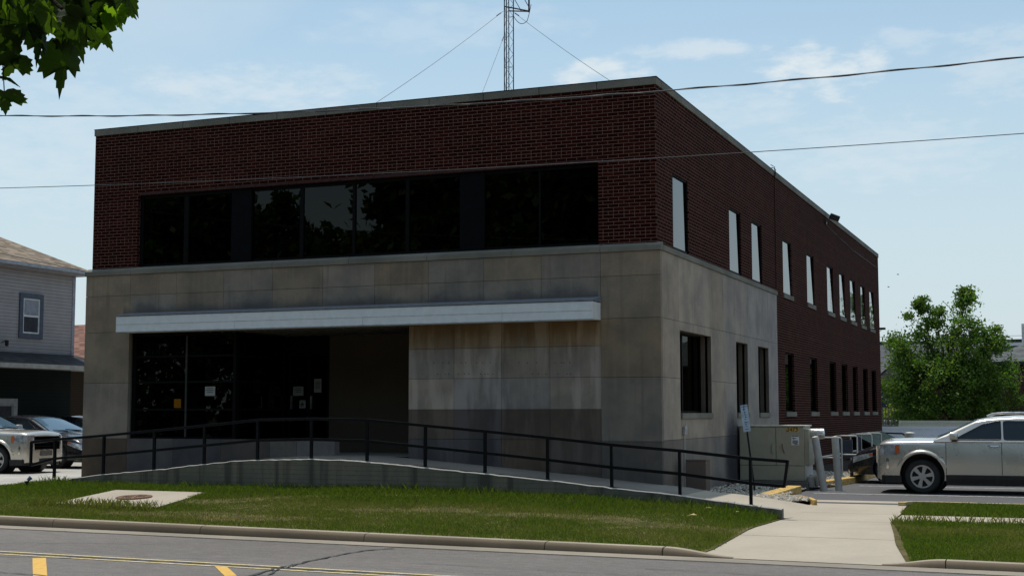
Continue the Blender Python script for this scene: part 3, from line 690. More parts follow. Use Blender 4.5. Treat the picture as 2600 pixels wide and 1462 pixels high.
    for a, b in panes:
        m = MB(); t1, t2 = rr2.uniform(-.006, .006), rr2.uniform(-.006, .006); m.poly([(a, wy+t1, ZB+.05), (b, wy+t2, ZB+.05), (b, wy+t2, FZ1-.075), (a, wy+t1, FZ1-.075)]); B(m, 'window_pane', M['glass'], fix=False)
    # first floor room behind the strip
    m = MB(); m.box((XW+.35, .26, 4.5), (-.35, 5.5, 6.6), skip=(2,)); o = B(m, 'room', M['roomdark'], fix=False)
    for a, b in panes[:1]+panes[-2:]: m = MB(); m.box((a+.04, wy+.12, FZ1-.24), (b-.04, wy+.14, FZ1-.09)); B(m, 'window_valance', plain('pale valance', (.5, .5, .44), .8))
    m = MB(); m.box((-12.0, wy+.12, 4.8), (-11.9, wy+.14, FZ1-.245)); B(m, 'curtain', plain('pale valance', (.5, .5, .44), .8))
    # ---- side windows: upper row, stone bay, lower row
    def sidewin(a, b, z0, z1, xg, mats, sill, mull=False, tilt=0., blind=None):
        f = MB(); w = .035
        f.box((xg-.03, a, z0), (xg+.03, a+w, z1)); f.box((xg-.03, b-w, z0), (xg+.03, b, z1)); f.box((xg-.03, a+w, z1-w), (xg+.03, b-w, z1)); f.box((xg-.03, a+w, z0), (xg+.03, b-w, z0+w))
        if mull: f.box((xg-.03, (a*.6+b*.4)-.03, z0+w), (xg+.03, (a*.6+b*.4)+.03, z1-w))
        fr = B(f, 'window', M['darkmetal'])
        m = MB(); m.poly([(xg+tilt, a+w, z0+w), (xg+tilt, b-w, z0+w), (xg, b-w, z1-w), (xg, a+w, z1-w)]); m.build('pane', mats, fr, fix=False)
        m = MB(); m.box((xg-.6, a-.02, z0-.02), (xg-.05, b+.02, z1+.02)); m.build('blind', blind or M['roomdark'], fr, fix=False)
        if sill:
            m = MB(); m.box((xg-.05, a-.03, z0-.125), (-.088+.035, b+.1, z0-.002)); m.build('sill', M['coping'], fr, bevel=.006)
    for i, (a, b) in enumerate(UPY): sidewin(a, b, 4.62 if i < 3 else 4.605, 6.125, -.145, M['mirror'] if i < 5 else M['clearglass'], i > 2, False, .015+.005*i, None if i < 5 else M['skyblind'])  # farther panes get added blinds in place of mirrored sky
    for a, b in LOY: sidewin(a, b, 1.372, 2.998, -.175, M['sideglass'], True)
    for i, (a, b) in enumerate(STW):
        sidewin(a, b, 1.36, 2.985, -.26, M['sideglass'], False, i == 0)
        m = MB(); m.box((-.09, a+.02, 1.24), (.035, b+.02, 1.352)); B(m, 'window_sill', M['coping'], bevel=.006)
    # ---- canopy
    m = MB(); m.box((-12.2, -.5, 3.13), (-1.2, -.002, 3.465)); cn = B(m, 'canopy', M['canopy'], bevel=.006)
    m = MB()
    m.poly([(-12.215, -.515, 3.475), (-1.19, -.515, 3.475), (-1.19, -.52, 3.50), (-12.215, -.52, 3.50)]); m.poly([(-12.215, -.52, 3.50), (-1.19, -.52, 3.50), (-1.19, -.003, 3.585), (-12.215, -.003, 3.575)]); m.poly([(-1.19, -.515, 3.475), (-1.19, -.003, 3.475), (-1.19, -.003, 3.585), (-1.19, -.52, 3.5)]); m.poly([(-12.215, -.515, 3.475), (-12.215, -.003, 3.475), (-12.215, -.003, 3.575), (-12.215, -.52, 3.5)])
    m.build('flashing', M['flash'], cn)
    m = MB(); m.box((-12.2, -.505, 3.285), (-1.2, -.50, 3.292)); m.box((-12.2, -.51, 3.118), (-1.2, -.49, 3.134)); [m.box((xx, -.5025, 3.136), (xx+.006, -.4995, 3.284)) for xx in (-9.15, -6.1, -3.05)]; m.build('fascia_trim', plain('fascia joint', (.42, .44, .45), .6), cn)
    m = MB()
    m.poly([(-12.2, .1, 3.128), (-5.33, .1, 3.128), (-5.33, 3.2, 3.128), (-12.2, 3.2, 3.128)])
    for i in range(16): m.box((-10.2+i*.3, .13, 3.105), (-10.17+i*.3, 3.1, 3.127))
    B(m, 'soffit', M['soffit'])
    # ---- storefront and entrance alcove
    f = MB(); y = .13
    for a, b in ((-12.22, -12.13), (-10.81, -10.745), (-9.58, -9.51)): f.box((a, y, .806), (b, y+.07, 3.1))
    for z in (.806, 1.42, 2.02, 2.585, 3.06): f.box((-12.13, y+.004, z), (-9.58, y+.066, z+.04))
    for a, b in ((.2, .27), (2.1, 2.17)): f.box((-9.575, a, .5), (-9.515, b, 3.1))
    for z in (.5, 1.42, 2.02, 2.585, 3.06): f.box((-9.57, .27, z), (-9.52, 2.1, z+.04))
    B(f, 'storefront_frame', M['darkmetal'])
    m = MB(); m.box((-10.80, y-.012, .85), (-10.755, y-.002, 3.05)); B(m, 'storefront_mullion', plain('aluminium mullion', (.05, .048, .042), .7, .0, spec=.1))
    for (a, b) in ((-12.13, -10.81), (-10.745, -9.58)):
        m = MB(); m.poly([(a, y+.035, .846), (b, y+.035, .846), (b, y+.035, 3.06), (a, y+.035, 3.06)]); B(m, 'storefront_pane', M['glass'], fix=False)
    m = MB(); m.poly([(-9.545, .27, .54), (-9.545, 2.1, .54), (-9.545, 2.1, 3.06), (-9.545, .27, 3.06)]); B(m, 'storefront_pane', M['glass'], fix=False)
    # doors at the back of the alcove
    dy = 2.3
    for a, b in ((-9.5, -8.98), (-8.98, -8.45)):
        f = MB(); f.box((a, dy, .49), (a+.05, dy+.05, 2.75)); f.box((b-.05, dy, .49), (b, dy+.05, 2.75)); f.box((a+.05, dy, .49), (b-.05, dy+.05, .68)); f.box((a+.05, dy, 2.68), (b-.05, dy+.05, 2.75)); d = B(f, 'door', M['darkmetal'])
        m = MB(); m.poly([(a+.05, dy+.025, .68), (b-.05, dy+.025, .68), (b-.05, dy+.025, 2.68), (a+.05, dy+.025, 2.68)]); m.build('pane', M['glass'], d, fix=False)
        m = MB(); m.box((a+.07, dy-.05, 1.45), (a+.10, dy-.002, 1.75)); m.build('handle', M['gal'], d)
    m = MB(); m.box((-9.5, dy, 2.752), (-8.45, dy+.05, 3.12)); B(m, 'door_transom', M['darkmetal'])
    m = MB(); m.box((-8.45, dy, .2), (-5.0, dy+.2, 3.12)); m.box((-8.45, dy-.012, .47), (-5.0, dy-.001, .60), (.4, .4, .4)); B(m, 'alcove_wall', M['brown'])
    # ground floor room behind the storefront
    m = MB(); m.box((-13.1, .22, -.2), (-9.6, 6, 3.2), skip=(2, 3)); B(m, 'lobby', M['roomdark'], fix=False)
    m = MB(); m.box((-9.48, dy+.06, .3), (-5.2, 6.5, 3.2), skip=(2,)); B(m, 'hall', M['roomdark'], fix=False)
    # wall conduit and small outlet box
    m = MB(); m.tube([(-.06, 11.35, 4.65), (-.06, 11.35, 7.55), (-.03, 11.36, 7.7), (-.02, 11.37, 7.84), (-.1, 11.38, 7.9), (-.25, 11.4, 7.86)], .011, 6); m.tube([(-.03, 11.2, 7.62), (-.01, 11.2, 7.88), (-.12, 11.22, 7.95)], .010, 6); B(m, 'conduit', plain('brown painted conduit', (.022, .010, .008), .8, spec=.1), smooth=True)
    # corbel at the far corner
    m = MB(); m.box((-.1, DEP-.02, 4.72), (.12, DEP+.25, 4.80)); B(m, 'rear_canopy', M['darkmetal'])
    return root
build_building()
# ------------------------------------------------------------------ roof mast, wires
def build_mast():
    o0 = Vector((-8.78, 13.84, 7.15)); root = thing('antenna_mast', 'slim triangular lattice radio mast on the roof held by three guy wires', 'antenna mast', o0)
    rad = .17; H = 9.5; ang = [R(a) for a in (250, 10, 130)]
    L = [Vector((rad*math.cos(a), rad*math.sin(a), 0)) for a in ang]
    steel = plain('mast steel', (.03, .035, .05), .5, .4)
    for p in L: MB().tube([p, p+Vector((0, 0, H))], .017, 6).build('leg', steel, root, smooth=True)
    m = MB(); z = .1; k = 0
    while z < H-.4:
        for i in range(3):
            a, b = L[i], L[(i+1) % 3]
            if k % 2: a, b = b, a
            m.tube([a+Vector((0, 0, z)), b+Vector((0, 0, z+.40))], .0065, 4)
            if k % 4 == 0: m.tube([a+Vector((0, 0, z)), b+Vector((0, 0, z))], .0065, 4)
        z += .40; k += 1
    m.build('brace', steel, root)
    # side arm with a whip antenna and coax loop
    m = MB(); z = 13.83-7.15
    m.tube([L[1]+Vector((-.15, 0, z+.02)), Vector((.64, .16, z-.03))], .022, 6); m.tube([L[0]+Vector((0, 0, z+.12)), Vector((.64, .16, z-.02))], .022, 6); m.tube([Vector((.64, .16, z-.06)), Vector((.64, .16, z+2.3))], .028, 6)
    m.tube([L[1]+Vector((0, 0, z+1.0)), Vector((.64, .16, z+.1))], .012, 5); m.tube([L[0]+Vector((0, 0, z+.9)), Vector((.4, .1, z))], .012, 5)
    m.build('side_arm', steel, root)
    m = MB(); P = []
    for i in range(15):
        t = i/14; P.append((.16+.55*t, .02+.14*t, z-.12-.30*math.sin(math.pi*t)**.8+.5*max(0, t-.8)*3))
    m.tube(P, .010, 5); m.tube([(.02, .0, .05), (.03, -.01, 3), (.02, 0, z+1.5)], .016, 5); m.build('coax_cable', M['black'], root, smooth=True)
    top = Vector((0, 0, 13.8-7.15))
    for s, e in ((top+Vector((-.12, -.1, .02)), Vector((-7.832, 3., 8.544))-o0), (top+Vector((-.1, .0, -.65)), Vector((-8.906, 12., 10.848))-o0), (top+Vector((.16, .0, .0)), Vector((-2.838, 6., 9.348))-o0)):
        k = (.05-s.z)/(e.z-s.z); g = s.lerp(e, k); P = []
        for i in range(17):
            t = i/16; p = s.lerp(g, t); p.z -= .10*math.sin(math.pi*t); P.append(p)
        m = MB().tube(P, .0062, 5); m.tube([s.lerp(g, .02), s.lerp(g, .05)], .018, 5); m.build('guy_wire', steel, root)
build_mast()
def build_wires():
    def wire(name, pts, r, label, twist=0., mat='black'):
        m = MB(); xs = [p[0] for p in pts]; P = []; cf = np.polyfit(xs, [p[1] for p in pts], 2); rr = []
        x = -45.
        while x <= 40:
            z = float(np.polyval(cf, x)); 
            P.append((x, -8, z)); x += .12 if abs(x) < 12 else 1.
        m.tube(P, r, 6)
        if twist:
            Q = [(p[0], p[1]+twist*math.cos(p[0]*5.1), p[2]+twist*math.sin(p[0]*5.1)) for p in P]; m.tube(Q, r*.8, 5)
        tag(m.build(name, M[mat], smooth=True), label, 'cable', 'overhead cables along the street')
    wire('power_cable', [(-8.693, 6.124), (-6.877, 5.999), (-3.536, 5.751), (-.98, 5.644), (2.534, 5.536), (4.46, 5.543), (6.771, 5.565)], .0085, 'thick twisted black overhead cable, upper of the two crossing the street front', .011, 'cable')
    wire('telephone_wire', [(-8.645, 4.954), (-6.781, 4.887), (-2.217, 4.74), (1.558, 4.68), (3.477, 4.667), (6.742, 4.642)], .0055, 'thin overhead wire, lower of the two crossing the street front', 0, 'cable')
    # service drop to the lavender house, faint lines behind the car park
    m = MB(); a = Vector((-26.0, 9.9, 6.75)); b = Vector((-13.4, 20.0, 5.2)); P = [a.lerp(b, i/24)-Vector((0, 0, .55*math.sin(math.pi*i/24))) for i in range(25)]
    m.tube(P, .012, 5); tag(m.build('service_wire', M['black'], smooth=True), 'thin black service wire running from the lavender house towards the brick building', 'cable')
    for k, (y, z0, z1, xa, xb) in enumerate(((62, 6.6, 6.2, -30, 40), (70, 5.1, 5.8, -30, 40))):
        m = MB(); m.tube([(xa+(xb-xa)*i/20, y+i*.1, z0+(z1-z0)*i/20-.5*math.sin(math.pi*i/20)) for i in range(21)], .013, 4)
        tag(m.build('far_wire', M['cablegrey'], smooth=True), ['faint distant wire passing behind the green tree above the grey roof', 'faint distant wire, lower one behind the green tree'][k], 'cable')
    # poles that carry the street cables, beyond both edges of the picture
    for x in (-45, 40):
        pass
M['cable'] = plain('weathered cable sheath', (.14, .14, .15), .5)
M['cable'] = plain('black cable sheath', (.05, .05, .055), .45)
M['cablegrey'] = plain('far cable', (.12, .13, .15), .6)
build_wires()

# ------------------------------------------------------------------ things by the car park
def text_obj(s, size, mat, parent, loc, rot, name='lettering', ext=.001, align='CENTER'):
    cu = bpy.data.curves.new(name, 'FONT'); cu.body = s; cu.size = size; cu.extrude = ext; cu.align_x = align; cu.align_y = 'CENTER'
    t = bpy.data.objects.new(name, cu); COL.objects.link(t)
    bpy.context.view_layer.update()
    me = bpy.data.meshes.new_from_object(t.evaluated_get(bpy.context.evaluated_depsgraph_get())); bpy.data.objects.remove(t, do_unlink=True)
    me.materials.clear(); me.materials.append(mat)
    o = bpy.data.objects.new(name, me); COL.objects.link(o); o.parent = parent; o.location = loc; o.rotation_euler = rot; return o
FRONT = (R(90), 0, 0)
def build_cabinet():
    x0, x1, y0, y1, zb, zt = .06, 1.53, 6.18, 7.0, -.17, 1.04
    root = thing('generator_cabinet', 'large beige metal utility cabinet numbered 3473 beside the leaning bollards', 'utility cabinet', (x0, y0, zb))
    W, D, H = x1-x0, y1-y0, zt-zb
    m = MB(); m.box((0, 0, 0), (W, D, H)); m.build('body', M['beige'], root, bevel=.012)
    m = MB(); m.box((-.02, -.03, H+.002), (W+.03, D+.02, H+.035)); m.build('lid', plain('cabinet lid', (.52, .50, .40), .5), root, bevel=.008)
    for a, b in ((.012, .83), (.842, W-.012)):
        m = MB(); m.box((a, -.016, .345), (b, -.002, H-.015)); d = m.build('door', M['beige'], root, bevel=.004)
        m = MB(); m.box((b-.10 if a > .5 else b-.08, -.045, .62), (b-.07 if a > .5 else b-.05, -.018, .82))
        if a > .5: m = MB().tube([(.98, -.035, .83), (1.0, -.04, .70), (1.03, -.035, .62)], .010, 6)
        m.build('handle', M['rust'] if a > .5 else M['beige'], d)
    m = MB(); m.box((.012, -.014, .01), (W-.012, -.002, .335)); m.build('skirt', M['beige'], root, bevel=.003)
    m = MB(); m.box((.008, -.010, .336), (W-.008, -.003, .343)); m.box((.832, -.010, .345), (.840, -.003, H-.015)); m.build('seam', M['black'], root)
    m = MB(); m.box((W+.002, .04, .35), (W+.10, D-.1, H-.05)); m.build('side_box', M['beige'], root, bevel=.01)
    m = MB(); m.box((W+.002, .03, .0), (W+.05, D-.05, .345)); m.build('end_panel', M['beigewhite'], root, bevel=.006)
    m = MB(); m.lathe([(0, -.0), (.105, 0), (.11, .012), (.11, .30), (.09, .312), (0, .312)], 20, 'x', (W+.08, .35, H-.15)); m.build('exhaust', plain('bare exhaust pipe', (.75, .75, .74), .3, .7), root, smooth=True)
    m = MB(); m.lathe([(0, .0), (.085, 0), (.09, .01), (.09, .22), (.07, .24), (0, .24)], 16, 'z', (W+.12, .05, -.13)); m.tube([(W+.12, .05, .08), (W+.22, .1, .1), (W+.27, .15, -.1)], .07, 12); m.build('conduit_elbow', M['bollard'], root, smooth=True)
    m = MB(); m.box((-.05, -.22, -.28), (W+.10, D+.1, -.003)); m.build('plinth', mat_concrete('grey plinth', (.115, .112, .108), .8), root, bevel=.02)
    m = MB(); m.box((1.07, -.019, 1.095), (1.36, -.0165, 1.195)); dec = m.build('number_plate', M['yellow'], root)
    text_obj('3473', .125, M['black'], root, (1.215, -.021, 1.145), FRONT)
    m = MB(); m.box((1.19, -.019, .80), (1.36, -.0165, 1.02)); lab = m.build('warning_label', M['white'], root)
    m = MB(); m.box((1.195, -.021, .995), (1.355, -.0195, 1.015)); 
    for i, (a, b, z) in enumerate(((1.205, 1.25, .965), (1.23, 1.30, .955), (1.215, 1.26, .94), (1.21, 1.34, .90), (1.21, 1.33, .88), (1.21, 1.345, .86), (1.21, 1.32, .84), (1.25, 1.34, .82))): m.box((a, -.021, z-.006), (b, -.0195, z+.006))
    m.build('label_print', M['black'], root)
build_cabinet()
def build_small():
    # bollards
    def bollard(base, top, r, label):
        root = thing('pipe_bollard', label, 'bollard', base, 0, 'grey pipe bollards guarding the cabinet'); t = Vector(top)-Vector(base); d = t.normalized()
        m = MB().tube([-d*.12, t*.5, t*.97, t], [r, r, r, r*.93], 18); m.build('pipe', M['bollard'], root, smooth=True)
        m = MB().tube([t+d*.002, t+d*.015, t+d*.03], [r*.95, r*.8, r*.2], 18); m.build('cap', plain('bollard cap', (.62, .60, .54), .6), root, smooth=True)
    bollard((1.98, 6.0, LOT), (1.78, 6.15, .80), .082, 'leaning grey pipe bollard touching the right end of the beige cabinet')
    bollard((2.28, 6.15, LOT), (2.19, 6.35, .80), .08, 'nearly upright grey pipe bollard, second one out from the cabinet')
    bollard((2.3, 20.5, LOT), (2.3, 20.5, .70), .16, 'short thick pale bollard behind the nose of the silver car park vehicle')
    # leaning sign
    b0 = Vector((.98, 3.55, -.30)); t0 = Vector((.72, 3.75, 1.50))
    root = thing('no_parking_sign', 'narrow pale blue sign with faded print on a leaning black post', 'sign', b0)
    d = (t0-b0)
    m = MB().bar(Vector((0, 0, -.1)), d*.97, .038, .03); m.build('post', M['black'], root)
    m = MB(); side = Vector((1, 0, .14)).normalized(); n_ = side.cross(d.normalized()).normalized()
    S = lambda u, v, w=-.02: d*(.70+.31*v)+side*(u*.155-.0775)+n_*w
    m.poly([S(0, 0, .02), S(1, 0, .02), S(1, 1, .02), S(0, 1, .02)]); m.poly([S(0, 0, .026), S(1, 0, .026), S(1, 1, .026), S(0, 1, .026)]); pl = m.build('plate', plain('sign face', (.50, .62, .74), .5), root)
    m = MB()
    rnd = random.Random(3)
    def mark(u0, u1, v0, v1): m.poly([S(u0, v0, .03), S(u1, v0, .03), S(u1, v1, .03), S(u0, v1, .03)])
    mark(.12, .88, .93, .95); mark(.42, .58, .90, .93)
    for u0, u1, v0, v1 in ((.36, .56, .80, .87), (.42, .62, .70, .74), (.40, .50, .64, .68), (.55, .66, .60, .64), (.48, .68, .52, .56), (.38, .60, .45, .48), (.3, .7, .33, .36), (.35, .62, .25, .28), (.4, .7, .18, .20), (.3, .8, .08, .10)): mark(u0, u1, v0, v1)
    m.build('faded_print', plain('sign blue', (.03, .09, .28), .5), root)
    # squat block by the corner
    root = thing('block_pedestal', 'squat brown split-face concrete block standing in the gravel by the building corner', 'block', (.41, .98, -.13))
    m = MB(); m.box((-.19, -.16, 0), (.21, .18, .57)); m.build('body', M['block'], root, bevel=.012)
    m = MB(); m.box((-.195, -.165, .572), (.215, .185, .595)); m.build('cap', M['block'], root, bevel=.006)
    # outlet box on the side wall
    root = thing('outlet_box', 'small grey electrical box with a conduit on the limestone side wall', 'electrical box', (.002, 1.5, .93))
    m = MB(); m.box((0, -.07, 0), (.06, .09, .15)); m.build('body', M['gal'], root, bevel=.006)
    m = MB().tube([(.025, .0, -.002), (.025, .0, -1.02)], .011, 6); m.build('conduit', M['gal'], root)
    m = MB().tube([(.03, .06, .15), (.05, .08, .19)], .012, 6); m.build('fitting', M['gal'], root)
    # floodlight on the parapet
    root = thing('floodlight', 'small black floodlight clamped to the parapet on the long side of the brick building', 'floodlight', (-.05, 19.6, 7.45))
    m = MB(); m.bar((0, 0, .02), (.16, .05, .16), .03); m.box((-.01, -.06, -.05), (.03, .06, .08)); m.build('bracket', M['black'], root)
    rot = Matrix.Translation((.27, .08, .17)) @ Euler((R(12), R(22), R(15))).to_matrix().to_4x4()
    m = MB(); m.box((-.16, -.13, -.09), (.16, .13, .09), rot=rot); m.build('housing', M['black'], root, bevel=.02)
    m = MB(); m.box((-.13, -.10, -.098), (.13, .10, -.092), rot=rot); m.build('lens', M['white'], root)
    m = MB().tube([(-.03, .2, -.05), (-.03, 6, -.24), (-.03, 12.6, -.25)], .012, 5); m.build('cable', M['cable'], root)
    # pipe railings round the basement stair
    root = thing('pipe_railing', 'white pipe guard railing around the basement stairwell beside the brick wall', 'railing', (.9, 15, LOT))
    wp = plain('white railing pipe', (.47, .47, .43), .5)
    for i, y in enumerate((-3.4, -.6, 2.4, 4.6)):
        m = MB(); m.tube([(.62, y, -.1), (.62, y, 1.03), (.60, y, 1.06), (.56, y, 1.07), (.05, y, 1.07), (.02, y, 1.06), (0, y, 1.03), (0, y, -.1)], .024, 8); m.tube([(.0, y, .55), (.62, y, .55)], .022, 8); m.build('hoop', wp, root, smooth=True)
    m = MB()
    for z in (1.04, .55): m.tube([(0, -3.4, z), (0, 4.6, z)], .020, 8)
    m.build('long_rail', wp, root, smooth=True)
    m = MB(); m.box((.08, .0, .45), (.4, .06, .95)); m.box((.45, .7, .6), (.55, .75, 1.0)); m.build('notice_board', plain('stair notice', (.05, .06, .085), .6), root)
    # sloping ribbed cover over the basement entrance
    root = thing('stair_cover', 'sloping dark green ribbed metal cover over the basement entrance', 'canopy', (0, 27.5, 0))
    gm = plain('green painted metal', (.055, .075, .065), .45, .2); lm = plain('pale ribs', (.30, .36, .30), .5, .1)
    A = [(-.06, -3.3, .58), (-.06, 4.4, .58), (1.5, 4.4, -.25), (1.5, -3.3, -.25)]
    m = MB(); m.poly(A); m.poly([(p[0], p[1], p[2]-.05) for p in A[::-1]]); m.build('sheet', gm, root)
    m = MB()
    for i in range(16):
        y = -3.2+i*.5; m.bar((-.05, y, .60), (1.5, y, -.22), .05, .05)
    m.build('ribs', lm, root)
    m = MB(); m.bar((-.06, -3.32, .60), (1.5, -3.32, -.22), .07); m.bar((-.06, 4.42, .60), (1.5, 4.42, -.22), .07); m.bar((-.06, 4.9, .52), (.75, 4.9, .5), .06); m.bar((.75, 4.9, .5), (1.7, 4.9, -.3), .06); m.build('frame', M['black'], root)
    # yellow kerb stubs
    def stub(pts, w, h, z0, label, name='yellow_kerb'):
        m = MB(); n = len(pts); L, Rr = [], []
        for i, p in enumerate(pts):
            a, b = Vector(pts[max(0, i-1)]), Vector(pts[min(n-1, i+1)]); d = (b-a).normalized(); nn = Vector((-d.y, d.x))*w/2; L.append(Vector(p)+nn); Rr.append(Vector(p)-nn)
        hh = h if isinstance(h, list) else [h]*n
        for i in range(n-1):
            z1, z2 = z0+hh[i], z0+hh[i+1]
            m.poly([(*L[i], z1), (*L[i+1], z2), (*Rr[i+1], z2), (*Rr[i], z1)]); m.poly([(*L[i], z0-.2), (*L[i+1], z0-.2), (*L[i+1], z2), (*L[i], z1)]); m.poly([(*Rr[i+1], z0-.2), (*Rr[i], z0-.2), (*Rr[i], z1), (*Rr[i+1], z2)])
        m.poly([(*L[0], z0-.2), (*L[0], z0+hh[0]), (*Rr[0], z0+hh[0]), (*Rr[0], z0-.2)]); m.poly([(*L[-1], z0+hh[-1]), (*L[-1], z0-.2), (*Rr[-1], z0-.2), (*Rr[-1], z0+hh[-1])])
        tag(m.build(name, M['yellow'], bevel=.012), label, 'kerb', 'yellow painted kerbs by the gravel bed')
    stub([(1.22, 2.25), (1.42, 3.4), (1.50, 5.1)], .30, [.07, .12, .155], LOT, 'chipped yellow kerb stub rising out of the gravel in front of the cabinet')
    stub([(1.18, 2.55), (1.6, 2.88), (2.05, 2.72), (2.36, 2.1), (2.56, 1.45)], .09, .085, LOT, 'thin curved yellow kerb edging the gravel beside the driveway')
    stub([(1.72, 7.4), (2.02, 9.5), (2.05, 12.5), (2.0, 22)], .24, .15, LOT, 'long yellow kerb along the gravel behind the bollards')
    # sunken cable hand-hole slab in the lawn with its iron cover
    root = thing('access_slab', 'square pale concrete slab set into the front lawn', 'slab', (-9.25, -3.55, 0))
    m = MB(); C = [(-10.25, -4.62), (-10.5, -2.55), (-8.4, -2.48), (-7.98, -4.62)]
    m.poly([(x+9.25, y+3.55, lawn_z(x, y)+.035) for x, y in C]); 
    for i in range(4):
        (x, y), (x2, y2) = C[i], C[(i+1) % 4]; m.poly([(x+9.25, y+3.55, -.5), (x2+9.25, y2+3.55, -.5), (x2+9.25, y2+3.55, lawn_z(x2, y2)+.035), (x+9.25, y+3.55, lawn_z(x, y)+.035)])
    m.build('slab', M['walk'], root)
    root = thing('manhole_cover', 'round rusty iron manhole cover on the concrete slab in the lawn', 'manhole cover', (-9.29, -3.55, lawn_z(-9.29, -3.55)+.04)); root.rotation_euler = (math.atan2(lawn_z(-9.3, -3)-lawn_z(-9.3, -4), 1), 0, 0)
    m = MB(); m.lathe([(0, .014), (.26, .014), (.265, .008), (.30, .008), (.305, .014), (.335, .014), (.34, -.01)], 40); m.build('lid', M['rust'], root, smooth=True)
    m = MB()
    for i in range(8):
        a = i*math.pi/4; m.bar((.06*math.cos(a), .06*math.sin(a), .016), (.23*math.cos(a), .23*math.sin(a), .016), .03, .012)
    m.build('ribs', M['rust'], root)
    # little ground spotlight
    root = thing('ground_light', 'small black ground spotlight on a short stake in the lawn by the ramp foot', 'spotlight', (-12.85, -2.4, lawn_z(-12.85, -2.4)))
    m = MB(); m.lathe([(.02, 0), (.02, .10), (.05, .11), (.055, .135), (.0, .14)], 14); m.build('stake', M['black'], root, smooth=True)
    m = MB().tube([(.02, 0, .15), (.06, .05, .21)], [.03, .045], 12); m.build('head', plain('spot head', (.10, .14, .22), .4, .4), root, smooth=True)
    # fallen leaves on the lawn
    for (x, y, s, l) in ((1.37, -3.13, .09, 'curled yellow fallen leaf on the lawn, nearest the kerb'), (1.354, -2.02, .07, 'pale crumpled fallen leaf on the lawn close to the ramp wall'), (1.86, -2.08, .055, 'small pale fallen leaf near the end of the ramp wall')):
        z = lawn_z(x, y)+.07; m = MB(); m.poly([(-s, 0, 0), (0, -s*.5, s*.3), (s, 0, .02), (0, s*.1, s*.1)]); m.poly([(-s, 0, 0), (0, s*.1, s*.1), (s, 0, .02), (s*.2, s*.6, s*.5)])
        tag(m.build('fallen_leaf', plain('dry leaf', (.50, .40, .17), .8), loc=(x, y, z)), l, 'leaf', 'fallen leaves on the front lawn')
    # notices at the entrance
    def notice(x, y, z, w, h, label, rows, mat='paper', wheel=False):
        root = thing('paper_notice', label, 'notice', (x, y, z), 0, 'notices stuck at the entrance')
        m = MB(); m.box((-w/2, -.002, -h/2), (w/2, 0, h/2)); m.build('sheet', M[mat], root)
        m = MB()
        for i in range(rows): ww = w*(.36 if i % 2 else .28); m.box((-ww, -.0032, h*(.30-.6*i/max(1, rows))-.006), (ww, -.0022, h*(.30-.6*i/max(1, rows))+.006))
        if wheel:
            P = [(w*.22*math.cos(a), -.0045, -h*.1+w*.22*math.sin(a)) for a in np.linspace(.3, 5.4, 14)]; m.tube(P, .010, 5); m.tube([(0, -.0045, h*.3), (-.01, -.0045, .0), (w*.2, -.0045, -.02)], .010, 5)
        m.build('print', M['black'], root)
    notice(-10.155, .128, 1.835, .26, .20, 'white paper notice taped inside the storefront glass', 3)
    notice(-9.25, 2.29, 1.86, .27, .21, 'dim rectangular notice on the left entrance door', 3)
    notice(-9.13, 2.285, 1.56, .16, .18, 'square wheelchair access sticker low on the entrance door', 0, 'paper', True)
    notice(-8.74, 2.29, 1.98, .19, .31, 'tall paper notice on the right entrance door', 6)
    # lit amber lamp on the lobby desk
    root = thing('desk_lamp', 'small lit amber lamp glowing inside the lobby window', 'lamp', (-11.55, .9, 1.32))
    sh = NB('glowing amber shade'); sh.fin((.7, .35, .06, 1), .6); sh.p.inputs['Emission Color'].default_value = (1, .42, .05, 1); sh.p.inputs['Emission Strength'].default_value = .75
    m = MB().box((-.055, -.06, .16), (.055, .06, .36)); m.build('shade', sh.m, root, bevel=.01)
    m = MB().lathe([(0, 0), (.07, 0), (.07, .02), (.015, .04), (.015, .17)], 14); m.build('base', M['black'], root)
    root = thing('desk', 'low desk inside the lobby window under the amber lamp', 'desk', (-11.4, 1.0, -.1)); m = MB(); m.box((-1.2, -.3, 1.38), (1.1, .5, 1.42)); m.build('top', M['brown'], root); m = MB(); m.box((-1.15, -.25, .0), (1.05, .45, 1.378)); m.build('front', plain('desk front', (.10, .05, .03), .7), root)
    root = thing('cardboard_box', 'brown cardboard box standing upright behind an upper window pane', 'box', (-8.42, .62, 4.6)); m = MB(); m.box((-.19, -.1, .02), (.20, .2, .58)); m.build('carton', plain('cardboard', (.40, .24, .11), .85), root)
    # birds
    for i, (p, l) in enumerate((((-.87, 46.7, 8.29), 'tiny dark bird flying over the car park, the higher one'), ((-1.34, 46.6, 7.66), 'tiny dark bird flying over the car park, the lower one'))):
        m = MB(); m.tube([(-.06, 0, 0), (-.02, 0, .01), (.03, 0, 0), (.06, 0, .01)], [.005, .018, .018, .003], 6); m.poly([(-.03, 0, .02), (.04, 0, .02), (.02, .09, .03), (-.02, .08, .03)]); m.poly([(-.03, 0, .02), (.04, 0, .02), (.02, -.09, .03), (-.02, -.08, .03)])
        tag(m.build('bird', M['black'], loc=p), l, 'bird', 'birds in the sky')
build_small()
